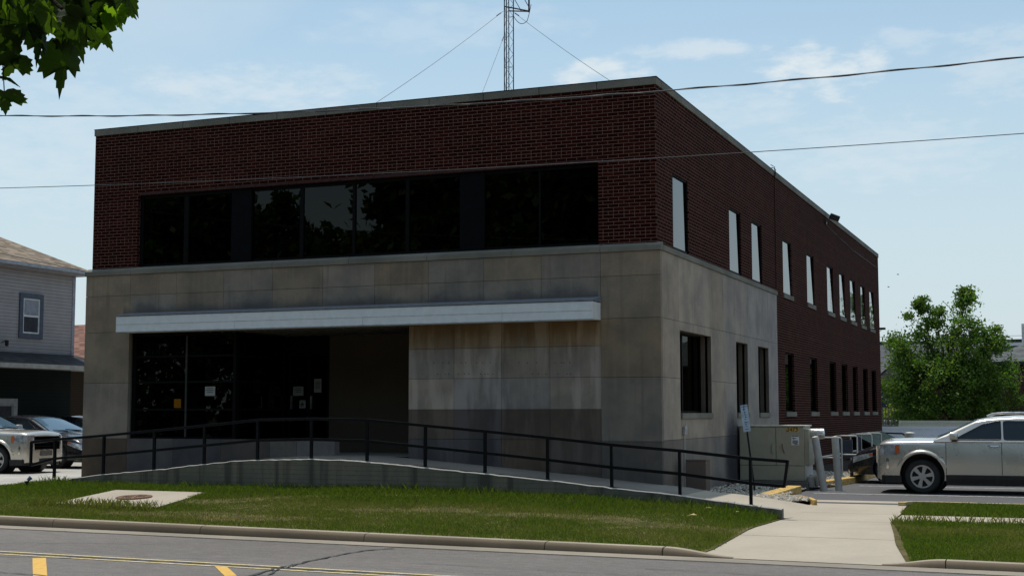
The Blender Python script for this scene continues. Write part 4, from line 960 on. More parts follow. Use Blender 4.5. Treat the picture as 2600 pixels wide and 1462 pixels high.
# ------------------------------------------------------------------ vehicles
M['silver'] = plain('silver car paint', (.60, .565, .50), .27, .6, var=.0, scale=.5, coat=.7)
M['carblack'] = plain('black car paint', (.008, .008, .011), .25, .0, var=.1, spec=.35, coat=.6)
M['carnavy'] = plain('very dark blue car paint', (.010, .010, .018), .22, .2, var=.1, coat=1.)
M['clad'] = plain('black plastic cladding', (.012, .012, .013), .6)
M['tyre'] = plain('tyre rubber', (.014, .014, .014), .8)
M['alloy'] = plain('alloy rim', (.46, .46, .46), .36, .7, var=.06)
M['chrome'] = plain('chrome', (.75, .75, .76), .12, 1.)
M['carglass'] = plain('dark car glass', (.008, .016, .022), .04, 0, var=.05, spec=.45)
M['screen'] = plain('windscreen glass', (.055, .11, .16), .05, .0, var=.05, spec=1.)
M['lens'] = plain('clear lamp lens', (.50, .53, .58), .12, .5, var=.45, scale=9, coat=1.)
M['amber'] = plain('amber reflector', (.55, .12, .03), .25, coat=1.)
def sm(t): t = max(0., min(1., t)); return t*t*(3-2*t)
def make_car(name, label, S, loc, rz, paint, group=None):
    root = thing(name, label, 'car', loc, rz, group)
    L, W, r = S['L'], S['W'], S['r']; fx, rx = S['axles']
    def zt(x): return interp(x, S['top'])
    def zb(x): return interp(x, S['bot'])
    def w(x):
        h = L/2; k = 1-S.get('taper', .13)*max(0, (x-(h-1.0))/1.0)**2.2-.10*max(0, (-x-(h-.9))/.9)**2.2
        e = min(h-abs(x), .16)/.16; return W/2*k*(.86+.14*math.sqrt(max(0, 1-(1-e)**2)))
    def yside(x, z):
        s = (z-zb(x))/max(.05, zt(x)-zb(x)); return w(x)*(.945+.055*math.sin(math.pi*min(1, max(0, s*.85+.12))))
    def half(x):
        z0, z1, ww = zb(x), zt(x), w(x); rr = min(.09, (z1-z0)*.3); P = [(0, z0), (ww*.55, z0)]
        for i in range(9): z = z0+.03+(z1-rr-z0-.03)*i/8; P.append((yside(x, z), z))
        yc = P[-1][0]-rr
        for i in range(1, 5): a = i/4*math.pi/2*.86; P.append((yc+rr*math.cos(a), z1-rr+rr*math.sin(a)))
        y1, zz = P[-1]
        for i in range(1, 6): y = y1*(1-i/5); P.append((y, zz+S.get('crown', .045)*(1-(y/y1)**2)))
        return P
    xs = sorted(set([round(-L/2+L*i/44, 4) for i in range(45)]+[L/2-.01, L/2-.04, L/2-.07, -L/2+.01, -L/2+.04]))
    m = MB(); rings = []
    for x in xs:
        h = half(x); rings.append([(x, y, z) for y, z in h]+[(x, -y, z) for y, z in h[-2:0:-1]])
    n = len(rings[0]); m.v = [p for rg in rings for p in rg]
    for i in range(len(rings)-1):
        for k in range(n): k2 = (k+1) % n; m.f.append((i*n+k, i*n+k2, (i+1)*n+k2, (i+1)*n+k))
    m.f.append(tuple(range(n-1, -1, -1))); m.f.append(tuple((len(rings)-1)*n+k for k in range(n)))
    m.uv = [[(0, 0)]*len(f) for f in m.f]; m.t = [(1, 1, 1)]*len(m.f)
    body = m.build('body', paint, root)
    cuts = []
    for ax in (fx, rx):
        for s in (-1, 1):
            c = MB(); ra = S['arch']; c.lathe([(0, 0), (ra, 0), (ra, .5), (0, .5)], 40, 'y', (ax, s*(W/2-.36) if s > 0 else -W/2-.14, r+.02)); c = c.build('cut', paint); cuts.append(c)
            bm = bmesh.new(); bm.from_mesh(c.data); bmesh.ops.remove_doubles(bm, verts=bm.verts, dist=1e-4); bmesh.ops.recalc_face_normals(bm, faces=bm.faces); bm.to_mesh(c.data); bm.free()
            md = body.modifiers.new('b', 'BOOLEAN'); md.operation = 'DIFFERENCE'; md.solver = 'EXACT'; md.object = c
            c.matrix_world = root.matrix_basis.copy()
    bpy.context.view_layer.update()
    me = bpy.data.meshes.new_from_object(body.evaluated_get(bpy.context.evaluated_depsgraph_get())); body.modifiers.clear(); body.data = me
    for c in cuts: bpy.data.objects.remove(c, do_unlink=True)
    for p in me.polygons: p.use_smooth = True
    me.set_sharp_from_angle(angle=R(35))
    for ax in (fx, rx):
        for s in (-1, 1):
            c = MB(); c.lathe([(S['arch']-.015, W/2-.33), (S['arch']-.015, W/2-.06)], 32, 'y', (ax, 0, r+.02)) if s > 0 else c.lathe([(S['arch']-.015, -W/2+.06), (S['arch']-.015, -W/2+.33)], 32, 'y', (ax, 0, r+.02)); c.lathe([(0, s*(W/2-.345)), (S['arch'], s*(W/2-.345))], 32, 'y', (ax, 0, r+.02)); c.build('wheel_arch', M['clad'], root, fix=False)
    # cabin
    zbelt = S['belt']; ZR = S['roofz']; wb = W/2*.945; wr = S['roofw']
    def yc(z): return wb+(wr-wb)*max(0, (z-zbelt))/(ZR-.07-zbelt)
    def zr(x): return interp(x, S['roof'])
    cx = [S['roof'][0][0]+(S['roof'][-1][0]-S['roof'][0][0])*i/40 for i in range(41)]
    m = MB(); rings = []
    for x in cx:
        z = zr(x); c = min(.07, max(.012, (z-zbelt)*.5)); y0 = yc(z-c); P = [(wb, zbelt-.10)]
        for i in range(6): zz = zbelt+(z-c-zbelt)*i/5; P.append((yc(zz), zz))
        for i in range(1, 4): a = i/3*math.pi/2*.85; P.append((y0-c*1.6+c*1.6*math.cos(a), z-c+c*math.sin(a)))
        y1, z1 = P[-1]
        for i in range(1, 6): y = y1*(1-i/5); P.append((y, z1+.035*(1-(y/y1)**2)))
        rings.append([(x, y, q) for y, q in P]+[(x, -y, q) for y, q in P[-2::-1]])
    n = len(rings[0]); m.v = [p for rg in rings for p in rg]
    for i in range(len(rings)-1):
        for k in range(n-1): m.f.append((i*n+k, i*n+k+1, (i+1)*n+k+1, (i+1)*n+k))
    m.uv = [[(0, 0)]*4 for f in m.f]; m.t = [(1, 1, 1)]*len(m.f); m.build('cabin', paint, root, smooth=True)
    def screen(nm, xa, xb, mat):
        def f(u, v):
            x = xa+(xb-xa)*u; z = zr(x); c = min(.07, max(.012, (z-zbelt)*.5)); y1 = (yc(z-c)-.06-c*.9); y = y1*(2*v-1); return (x+(.008 if xa > xb else -.008), y, z-.0+.037*(1-(y/(y1+.05))**2)+.006)
        m = MB(); m.grid(f, 14, 10); m.build(nm, mat, root, smooth=True)
    screen('windshield', S['wind'][0], S['wind'][1], M['screen']); screen('rear_window', S['back'][0], S['back'][1], M['carglass'])
    for poly in S['windows']:
        for s in (-1, 1):
            def rnd(P, k=3):
                out = []
                for i, p in enumerate(P):
                    a, b = Vector(P[i-1]), Vector(P[(i+1) % len(P)]); p = Vector(p); ra = min(.05, (a-p).length*.3, (b-p).length*.3)
                    q0 = p+(a-p).normalized()*ra; q1 = p+(b-p).normalized()*ra
                    for j in range(k+1): t = j/k; out.append(q0*(1-t)**2+p*2*t*(1-t)+q1*t*t)
                return out
            m = MB(); m.poly([(p[0], s*(yc(p[1])+.007), p[1]) for p in rnd(poly)]); gl = m.build('side_window', M['carglass'], root)
            m = MB(); P = [(p[0], s*(yc(p[1])+.006), p[1]) for p in rnd(poly)]
            m.tube(P+[P[0]], .011, 5); m.build('window_trim', M['black'], gl)
    # belt moulding catches the light
    m = MB(); P = lambda s: [(x, s*(yc(zbelt)+.012), zbelt-.005) for x in np.linspace(S['roof'][0][0]*.97, S['roof'][-1][0]*.93, 12)]
    for s in (-1, 1): m.tube(P(s), .018, 6)
    m.build('belt_moulding', paint, root, smooth=True)
    # doors: seams and handles
    for (xa, xb, hz) in S['doors']:
        for s in (-1, 1):
            m = MB()
            def f(u, v): x = xa+.006+(xb-xa-.012)*u; z = S['sill']+(zbelt-.03-S['sill'])*v; return (x, s*(yside(x, z)+.004), z)
            m.grid(f, 8, 8); d = m.build('door', paint, root, smooth=True)
            m = MB()
            for x in (xa, xb):
                for i in range(8):
                    za, zb_ = S['sill']+(zbelt-.03-S['sill'])*i/8, S['sill']+(zbelt-.03-S['sill'])*(i+1)/8
                    m.poly([(x-.006, s*(yside(x, za)+.005), za), (x+.006, s*(yside(x, za)+.005), za), (x+.006, s*(yside(x, zb_)+.005), zb_), (x-.006, s*(yside(x, zb_)+.005), zb_)])
            m.build('door_seam', M['black'], d)
            m = MB(); xh = xa+.14; z = hz; y = yside(xh, z); m.tube([(xh-.1, s*(y+.002), z), (xh-.08, s*(y+.035), z), (xh+.08, s*(y+.035), z), (xh+.11, s*(y+.002), z)], .017, 8); m.build('handle', M['chrome'] if S.get('chromehandle', True) else paint, d, smooth=True)
    # lower cladding
    m = MB()
    for s in (-1, 1):
        xa, xb = rx+S['arch']+.02, fx-S['arch']-.02
        def f(u, v): x = xa+(xb-xa)*u; z = zb(x)-.05+(S['sill']-zb(x)+.04)*v; return (x, s*(yside(x, max(z, zb(x)+.02))+.012-(.03 if v < .3 else 0)), z)
        m.grid(f, 10, 4)
    for (xa, xb) in ((fx+S['arch']*.98, L/2-.02), (-L/2+.02, rx-S['arch']*.98)):
        pass
    def fb(u, v): 
        y = (2*u-1); x = L/2*(1)-.16*abs(y)**2.6; return (x+.012, y*w(L/2-.14)*1.0, zb(L/2)-.06+(S['sill']-zb(L/2)+.04)*v)
    m.grid(fb, 16, 3); m.build('lower_cladding', M['clad'], root, smooth=True)
    for s in (-1, 1):
        # bumper corners between arch and nose
        m = MB()
        def f(u, v): x = fx+S['arch']*.92+(L/2-.10-fx-S['arch']*.92)*u; z = zb(L/2)-.06+(S['sill']-zb(L/2)+.02)*v; return (x, s*(yside(x, max(z, zb(x)+.02))+.012), z)
        m.grid(f, 8, 3); m.build('bumper_corner', M['clad'], root, smooth=True)
        if S.get('flare'):
            m = MB(); ra = S['arch']
            def f(u, v):
                a = R(-8)+R(196)*u; rr = ra+.004+.085*v; x = fx+rr*math.cos(a); z = r+.02+rr*math.sin(a); z = max(z, S['sill']-.02); bulge = .055*math.sin(math.pi*(.18+.82*v))*sm((z-.55)/.3); return (x, s*(yside(min(x, L/2-.02), z)+.004+bulge), z)
            m.grid(f, 30, 8); m.build('wheel_flare', paint, root, smooth=True)
        # mirror
        xm, zm = S['mirror']; m = MB(); y = yc(zm)+.03
        def f(u, v): a = 2*math.pi*u; b = math.pi*v; q = lambda t: math.copysign(abs(t)**.55, t); return (xm+.075*q(math.cos(b))+(.03 if math.cos(b) > 0 else 0)*abs(math.sin(b)), s*(y+.10)+.115*q(math.sin(b))*q(math.cos(a)), zm+.03+.085*q(math.sin(b))*q(math.sin(a)))
        m.grid(f, 14, 8); mi = m.build('mirror', paint, root, smooth=True)
        m = MB(); m.box((xm-.05, min(s*y, s*(y+.12)), zm-.09), (xm+.05, max(s*y, s*(y+.12)), zm-.035)); m.build('mirror_foot', M['clad'], mi, bevel=.012)
        # head lamp: wraps round the corner
        (za, zb2, xin, yin) = S['lamp']
        def f(u, v):
            z = za+(zb2-za)*v-S.get('lampdrop', 0)*u*(1-.35*v)
            if u < .5: x = xin+(L/2-.10-xin)*(u/.5); y = yside(x, z)+.007; return (x, s*y, z+S.get('lampslope', 0)*(1-u)*v)
            k = (u-.5)/.5; y = yside(L/2-.10, z)+.007; y = y+(yin-y)*k; return (L/2-.10+.10*math.sin(k*math.pi/2)+.012, s*y, z)
        le = S.get('lampend', 1.); f0 = f; m = MB(); m.grid(lambda u, v: f0(u*le, v), 16, 4); hl = m.build('headlight', M['lens'], root, smooth=True)
        m = MB()
        def f2(u, v): z = za+.02+(zb2-za-.04)*v; x = xin+.0+.09*u; return (x, s*(yside(x, z)+.012), z+S.get('lampslope', 0)*.9*v)
        m.grid(f2, 3, 3); m.build('reflector', M['amber'], hl)
        (fa, fb_, fw) = S['fog']
        m = MB(); m.grid(lambda u, v: (lambda xx, zz: (xx, s*(yside(xx, zz)+.010), zz))(L/2-.26+fw*u, fa+(fb_-fa)*v), 3, 3); m.build('fog_lamp', M['clad'] if S.get('fogdark') else M['chrome'], root)
    # grille
    (ga, gb, gy) = S['grille']
    m = MB(); m.box((L/2-.06, -gy, ga), (L/2+.018, gy, gb)); gr = m.build('grille', plain('grille black', (.003, .003, .003), .9, spec=.0), root, bevel=.012)
    m = MB(); fr = [(L/2+.02, -gy, ga), (L/2+.02, gy, ga), (L/2+.02, gy+.03, gb), (L/2+.02, -gy-.03, gb)]
    for i in range(4): m.bar(fr[i], fr[(i+1) % 4], .022, .018)
    m.build('grille_frame', M['chrome'], gr)
    m = MB()
    for i in range(1, 4): z = ga+(gb-ga)*i/4; m.bar((L/2+.015, -gy+.02, z), (L/2+.015, gy-.02, z), .012, .012)
    m.build('grille_bars', plain('grille bars', (.012, .012, .012), .7, spec=.1), gr)
    if S.get('badge'):
        text_obj(S['badge'], .11, M['chrome'], gr, (L/2+.028, 0, (ga+gb)/2+.01), (R(90), 0, R(90)))
    m = MB(); m.box((L/2+.012, -.26, ga-.17), (L/2+.022, .26, ga-.03)); m.build('plate_panel', plain('plate panel', (.10, .10, .095), .6), root, bevel=.004)
    # tail lamps
    for s in (-1, 1):
        m = MB()
        def f(u, v): x = -L/2+.05+.30*u; z = S['belt']-.30+.26*v; return (x, s*(yside(x, z)+.007), z)
        m.grid(f, 4, 4); m.build('tail_light', M['amber'], root)
    # wipers
    m = MB(); xw = S['wind'][0]-.02
    m.tube([(xw+.05, .45, zr(xw)+.03), (xw-.05, -.1, zr(xw-.05)+.05)], .010, 5); m.tube([(xw+.05, -.1, zr(xw)+.03), (xw-.05, -.6, zr(xw-.05)+.03)], .010, 5); m.build('wiper', M['black'], root)
    if S.get('rails'):
        for s in (-1, 1):
            m = MB(); xa, xb = S['rails']; y = wr-.16; z = S['roofz']
            m.tube([(xa+.12, s*y, z-.015), (xa, s*y, z+.035), (xa-.2, s*y, z+.055), ((xa+xb)/2, s*y, z+.058), (xb+.2, s*y, z+.04), (xb, s*y, z-.03)], .022, 8); m.build('roof_rail', M['gal'], root, smooth=True)
    # wheels
    for ax in (fx, rx):
        for s in (-1, 1):
            y0 = s*(W/2-.245) ; wt = .225
            wh = bpy.data.objects.new('wheel', None); COL.objects.link(wh); wh.parent = root; wh.location = (ax, s*(W/2-.135), r); wh.rotation_euler = (0, R(S.get('spin', 11)), 0)
            h = wt/2; rr_ = S['rim']
            m = MB(); m.lathe([(rr_, -h+.01), (rr_+.03, -h), (r-.03, -h+.004), (r, -h+.04), (r, h-.04), (r-.03, h-.004), (rr_+.03, h), (rr_, h-.01)], 44, 'y'); m.build('tyre', M['tyre'], wh, smooth=True)
            m = MB(); o = s*(h-.02)
            m.lathe([(rr_, -h+.01), (rr_-.02, 0), (rr_-.03, o-.03*s)], 40, 'y'); m.lathe([(rr_-.035, o-.015*s), (rr_-.03, o+.008*s), (rr_+.004, o+.010*s), (rr_+.006, o-.01*s)], 40, 'y')
            ns = S['spokes']; hw = S['spokew']
            m.lathe([(0, o+.012*s), (.075, o+.010*s), (.085, o-.02*s)], 24, 'y')
            for k in range(ns):
                a = 2*math.pi*k/ns; c, d = math.cos(a), math.sin(a)
                for (y, ) in ((o,),):
                    P = [(.06, -hw*.55), (rr_-.015, -hw), (rr_-.015, hw), (.06, hw*.55)]
                    m.poly([(p*c-q*d, y+.006*s, p*d+q*c) for p, q in P]); m.poly([(p*c-q*d, y-.03*s, p*d+q*c) for p, q in P])
                    for i in range(4):
                        p, q = P[i]; p2, q2 = P[(i+1) % 4]; m.poly([(p*c-q*d, y+.006*s, p*d+q*c), (p2*c-q2*d, y+.006*s, p2*d+q2*c), (p2*c-q2*d, y-.03*s, p2*d+q2*c), (p*c-q*d, y-.03*s, p*d+q*c)])
            m.build('rim', M['alloy'], wh, smooth=True)
            m = MB(); m.lathe([(0, o-.06*s), (rr_-.03, o-.065*s)], 24, 'y'); m.build('brake', M['clad'], wh)
    return root
SUV = dict(L=4.70, W=1.85, r=.365, axles=(1.40, -1.46), arch=.465, rim=.245, spokes=6, spokew=.048, spin=14,
  top=[(-2.35, .82), (-2.3, 1.02), (-2.0, 1.08), (1.0, 1.13), (1.35, 1.13), (1.9, 1.115), (2.15, 1.10), (2.27, 1.07), (2.325, 1.0), (2.35, .88)],
  bot=[(-2.35, .46), (-2.2, .34), (-1.9, .27), (1.9, .25), (2.2, .25), (2.35, .28)], sill=.42, belt=1.12, roofz=1.66, roofw=.70,
  roof=[(1.16, 1.135), (.30, 1.55), (.05, 1.60), (-.5, 1.635), (-1.3, 1.62), (-1.85, 1.58), (-2.02, 1.52), (-2.26, 1.13)], wind=(1.06, .28), back=(-2.22, -2.04),
  windows=[[(.74, 1.155), (.14, 1.48), (-.14, 1.54), (-.20, 1.545), (-.21, 1.155)], [(-.27, 1.155), (-.26, 1.55), (-1.08, 1.54), (-1.16, 1.155)], [(-1.24, 1.155), (-1.18, 1.53), (-1.72, 1.48), (-1.86, 1.155)]],
  doors=[(-.22, .90, 1.02), (-1.22, -.22, 1.02)], mirror=(.72, 1.20), lamp=(.83, 1.04, 1.86, .56), fog=(.52, .74, .05), grille=(.64, 1.0, .58), flare=True, rails=(-.05, -1.75), badge=None, crown=.06, taper=.09)
SEDAN = dict(L=4.85, W=1.85, r=.335, axles=(1.42, -1.40), arch=.385, rim=.225, spokes=5, spokew=.045, spin=20,
  top=[(-2.42, .72), (-2.36, .98), (-1.7, 1.04), (-1.2, .97), (.8, .965), (1.2, .95), (1.75, .87), (2.05, .79), (2.22, .70), (2.34, .57), (2.42, .43)],
  bot=[(-2.42, .36), (-2.2, .27), (-1.9, .21), (1.9, .20), (2.2, .22), (2.42, .30)], sill=.26, belt=.955, roofz=1.46, roofw=.62,
  roof=[(1.15, .965), (.75, 1.14), (.25, 1.35), (-.05, 1.43), (-.5, 1.46), (-1.0, 1.425), (-1.5, 1.27), (-1.95, 1.05)], wind=(1.06, .12), back=(-1.82, -1.1),
  windows=[[(.70, .99), (.12, 1.30), (-.25, 1.36), (-.28, .99)], [(-.37, .99), (-.36, 1.365), (-.85, 1.35), (-1.35, 1.08), (-1.36, .99)]],
  doors=[(-.3, .85, .84), (-1.3, -.3, .84)], mirror=(.62, 1.0), lamp=(.655, .755, 1.80, .62), lampdrop=.34, lampend=.46, fog=(.30, .36, .2), fogdark=True, grille=(.27, .37, .42), flare=False, crown=.06, chromehandle=False)
suv = make_car('silver_suv', 'silver sport utility vehicle seen side-on in the car park with bright alloy wheels', SUV, (5.52, 6.55, LOT), math.pi, M['silver'], 'parked silver utility vehicles')
suv2 = copy_tree(suv); suv2.location = (-21.62, 5.40, -.275); suv2.rotation_euler = (0, 0, R(6)); suv2['label'] = 'silver utility vehicle with a dark grille, cut off by the left picture edge'
coupe = make_car('black_coupe', 'black low-nosed car mostly hidden behind the silver utility vehicle', dict(SEDAN, belt=.93, roofz=1.29, roof=[(.7, .94), (.3, 1.08), (-.2, 1.22), (-.5, 1.27), (-.9, 1.29), (-1.3, 1.24), (-1.7, 1.12), (-2., 1.02)], wind=(.62, -.35), back=(-1.9, -1.35), windows=[[(.35, .965), (-.15, 1.15), (-.5, 1.21), (-.95, 1.22), (-1.35, 1.12), (-1.5, .965)]], doors=[(-.7, .5, .82)], mirror=(.3, .98)), (4.38, 10.45, LOT), math.pi, M['carblack'])
sed = make_car('dark_sedan', 'black sedan with a sloping blue windscreen between the silver vehicle and the brick building', SEDAN, (-22.45, 9.1, -.27), R(-2), M['carblack']); sed.scale = (1.05, 1.05, 1.06)
sed2 = copy_tree(sed); sed2.location = (-24.3, 13.8, -.30); sed2['label'] = 'dark car farther back whose roof shows behind the black sedan'
def build_stop(x, y, z, label, rz=0):
    root = thing('parking_block', label, 'parking block', (x, y, z), rz)
    m = MB(); P = [(-.12, 0), (.12, 0), (.075, .14), (-.075, .14)]; L2 = .9
    m.poly([(p, -L2, q) for p, q in P]); m.poly([(p, L2, q) for p, q in P[::-1]])
    for i in range(4): a, b = P[i], P[(i+1) % 4]; m.poly([(a[0], -L2, a[1]), (a[0], L2, a[1]), (b[0], L2, b[1]), (b[0], -L2, b[1])])
    m.build('block', M['walk'], root, bevel=.015)
build_stop(-18.6, 7.5, -.28, 'pale concrete wheel stop in front of the black sedan', R(60))
def lot_lines():
    for i, y in enumerate((5.1, 8.4, 11.7, 15.)):
        m = MB(); m.box((2.4 if i else 1.9, y-.05, LOT+.001), (8.2 if i else 7.5, y+.05, LOT+.004)); m.build('parking_line', plain('worn white line', (.45, .45, .44), .8, var=.3, scale=12))['kind'] = 'structure'
    m = MB(); m.box((6.6, 3.1, LOT+.001), (8.5, 3.9, LOT+.004)); m.build('parking_line', plain('pale blue marking', (.16, .24, .30), .8, var=.4, scale=8))['kind'] = 'structure'
lot_lines()
# ------------------------------------------------------------------ houses and fences
def hip_roof(m, x0, x1, y0, y1, z, zr, ov=.4, ridge='y'):
    x0 -= ov; x1 += ov; y0 -= ov; y1 += ov
    cx = (x0+x1)/2; cy = (y0+y1)/2; k = min(x1-x0, y1-y0)/2
    if ridge == 'y': A, B = (cx, y0+k, zr), (cx, y1-k, zr)
    else: A, B = (x0+k, cy, zr), (x1-k, cy, zr)
    c = [(x0, y0, z), (x1, y0, z), (x1, y1, z), (x0, y1, z)]
    faces = [(c[0], c[1], A), (c[1], c[2], B, A), (c[2], c[3], B), (c[3], c[0], A, B)] if ridge == 'y' else [(c[0], c[1], B, A), (c[1], c[2], B), (c[2], c[3], A, B), (c[3], c[0], A)]
    for f in faces:
        a, b = Vector(f[0]), Vector(f[1]); d = (b-a).normalized(); n = (Vector(f[2])-a); e = (n-d*n.dot(d)).normalized()
        m.poly(f, [((Vector(p)-a).dot(d), (Vector(p)-a).dot(e)) for p in f])
    return m
def window_unit(root, frame_mat, glass_mat, plane, c, w, h, sash=True, name='window', trim=.13, trim_mat=None):
    """plane: 'x+' wall facing +x at c[0]; 'y-' wall facing -y at c[1]"""
    def bx(m, u0, u1, v0, v1, d0, d1):
        if plane == 'x+': m.box((c[0]+d0, c[1]+u0, c[2]+v0), (c[0]+d1, c[1]+u1, c[2]+v1))
        else: m.box((c[0]+u0, c[1]-d1, c[2]+v0), (c[0]+u1, c[1]-d0, c[2]+v1))
    m = MB(); W, H = w/2, h/2
    bx(m, -W-trim, W+trim, H, H+trim, .004, .05); bx(m, -W-trim, W+trim, -H-trim, -H, .004, .05); bx(m, -W-trim, -W, -H, H, .004, .05); bx(m, W, W+trim, -H, H, .004, .05)
    fr = m.build(name, trim_mat or frame_mat, root)
    m = MB(); k = .05
    for a in ((-W, -W+k, -H, H), (W-k, W, -H, H), (-W+k, W-k, H-k, H), (-W+k, W-k, -H, -H+k)): bx(m, *a, .006, .03)
    if sash: bx(m, -W+k, W-k, -.03, .03, .006, .034)
    m.build('sash', frame_mat, fr)
    m = MB(); bx(m, -W+k, W-k, -H+k, H-k, .002, .012); m.build('pane', glass_mat, fr)
    return fr
M['houseglass'] = plain('house window glass', (.05, .06, .07), .06, 0, spec=.8)
M['curtain'] = plain('window with pale blind', (.30, .33, .37), .15, 0, spec=.8)
def build_houses():
    loc = (-26, 12, -.3)
    root = thing('lavender_house', 'two-storey lavender sided house with a tan hip roof and dark green ground floor', 'house', (0, 0, 0))
    sid = mat_siding('lavender siding', (.385, .365, .36), .115, .42); grn = mat_siding('dark green siding', (.010, .018, .017), .12, .5)
    tan = mat_shingle('tan shingle', (.24, .188, .14)); dk = mat_shingle('charcoal shingle', (.05, .05, .055)); lil = plain('lilac grey trim', (.30, .30, .33), .55)
    x1, y1 = -26., 14.73; x0, y0 = -35., 1.5; zg = -.4
    MB().box((x0, y0, 3.0), (x1, y1, 6.32)).build('upper_wall', sid, root)
    MB().box((x0+.02, y0+.02, zg), (x1-.05, y1-.02, 2.998)).build('lower_wall', grn, root)
    MB().box((x1-.02, y1-.12, 3.0), (x1+.02, y1+.02, 6.30)).build('corner_board', lil, root); 
    hip_roof(MB(), x0, x1, y0, y1, 6.44, 8.9, .42, 'y').build('roof', tan, root, fix=False)
    m = MB(); m.box((x1-.1, y0-.42, 6.27), (x1+.42, y1+.42, 6.43)); m.box((x0-.42, y1-.05, 6.27), (x1-.1, y1+.42, 6.43)); m.build('eaves', lil, root)
    m = MB(); m.box((x1+.421, y0-.42, 6.31), (x1+.53, y1+.44, 6.42)); m.build('gutter', plain('grey gutter', (.32, .33, .36), .4, .2), root)
    blue = plain('slate blue trim', (.06, .075, .105), .6)
    window_unit(root, M['white'], M['curtain'], 'x+', (x1, 12.5, 4.68), .82, 1.2, True, 'window', .17, blue)
    m = MB(); m.box((x1+.013, 12.16, 4.13), (x1+.02, 12.84, 4.64)); m.build('lower_pane', M['houseglass'], root)
    window_unit(root, M['white'], M['curtain'], 'x+', (x1, 6.5, 4.68), .82, 1.2, True, 'window', .17, blue)
    # pent roof round the ground floor
    m = MB(); P = [(x1, y0, 3.42), (x1, y1+.1, 3.42), (x1+1.15, y1+1.1, 2.98), (x1+1.15, y0-1, 2.98)]; m.poly(P, [(0, 0), (13, 0), (13, 1.2), (0, 1.2)]); Q = [(x0, y1+.1, 3.42), (x1, y1+.1, 3.42), (x1+1.15, y1+1.1, 2.98), (x0, y1+1.1, 2.98)]; m.poly(Q, [(0, 0), (9, 0), (9, 1.2), (0, 1.2)]); m.build('porch_roof', dk, root, fix=False)
    m = MB(); m.box((x1-.3, y0-1, 2.86), (x1+1.1, y1+1.05, 2.975)); m.build('porch_soffit', M['soffit'], root)
    m = MB().box((x1+1.1, y0-1, 2.84), (x1+1.22, y1+1.1, 2.99)); m.build('porch_gutter', plain('pale gutter', (.36, .35, .32), .5), root)
    MB().box((x1+.95, y1-.05, zg), (x1+1.12, y1+.12, 2.85)).build('porch_post', plain('porch post', (.22, .22, .21), .6), root)
    window_unit(root, plain('grey trim', (.33, .34, .34), .6), M['houseglass'], 'x+', (x1-.05, 11.0, 1.0), 1.6, 1.3, False, 'window', .2)
    # wall lamp
    r2 = thing('wall_lamp', 'small black wall lantern on the lavender siding at the picture edge', 'lamp', (x1+.004, 11.15, 3.72)); m = MB(); m.bar((0, 0, 0), (.2, 0, .06), .03); m.lathe([(0, .08), (.07, .05), (.06, -.12), (0, -.14)], 10, 'z', (.22, 0, 0)); m.build('lantern', M['black'], r2)
    # brown roofed house behind
    root = thing('brown_roof_house', 'reddish brown shingle roofed house between the lavender house and the brick building', 'house', (0, 0, 0))
    MB().box((-42, 24.5, -.4), (-30.5, 33, 3.5)).build('wall', mat_siding('brown siding', (.030, .02, .012)), root)
    m = MB(); m.poly([(-42.3, 24, 3.45), (-30, 24, 3.45), (-30, 28.75, 5.6), (-42.3, 28.75, 5.6)], [(0, 0), (12, 0), (12, 5), (0, 5)]); m.poly([(-42.3, 33.5, 3.45), (-30, 33.5, 3.45), (-30, 28.75, 5.6), (-42.3, 28.75, 5.6)], [(0, 0), (12, 0), (12, 5), (0, 5)]); m.build('roof', mat_shingle('red brown shingle', (.23, .12, .09)), root, fix=False)
    MB().poly([(-30.5, 24.5, 3.5), (-30.5, 33, 3.5), (-30.5, 28.75, 5.45)]).build('gable', mat_siding('tan siding gable', (.25, .21, .16)), root)
    m = MB().box((-31.9, 24.44, -.3), (-30.9, 24.49, 2.2)); m.build('door', plain('brown door', (.10, .055, .03), .6), root)
    # ---- behind the car park
    bricks = mat_brick('old house brick', (.085, .034, .024), (.16, .14, .12), .075, .22, False)
    root = thing('grey_roof_house', 'brick house with a grey shingle roof and small white-trimmed porch behind the rear fence', 'house', (0, 0, 0)); gs = mat_shingle('grey shingle', (.10, .10, .11))
    m = MB(); x0, x1, y0, y1 = -12, 2.2, 57, 66
    for q in (((x0, y0, -.6), (x1, y0, -.6), (x1, y0, 3.35), (x0, y0, 3.35)), ((x1, y0, -.6), (x1, y1, -.6), (x1, y1, 3.35), (x1, y0, 3.35))):
        d = math.dist(q[0], q[1]); m.poly(q, [(0, -.6), (d, -.6), (d, 3.35), (0, 3.35)])
    m.build('wall', bricks, root, fix=False)
    m = MB(); m.poly([(x0-.4, y0-.5, 3.3), (x1+.4, y0-.5, 3.3), (x1+.4, 61.5, 5.4), (x0-.4, 61.5, 5.4)], [(0, 0), (15, 0), (15, 5), (0, 5)]); m.poly([(x0-.4, y1+.5, 3.3), (x1+.4, y1+.5, 3.3), (x1+.4, 61.5, 5.4), (x0-.4, 61.5, 5.4)], [(0, 0), (15, 0), (15, 5), (0, 5)]); m.build('roof', gs, root, fix=False)
    MB().box((x0-.4, y0-.52, 3.18), (x1+.4, y0-.44, 3.32)).build('fascia', M['black'], root)
    m = MB(); m.poly([(x1, y0, 3.35), (x1, y1, 3.35), (x1, 61.5, 5.3)], [(0, 3.3), (9, 3.3), (4.5, 5.3)]); m.build('gable', bricks, root, fix=False)
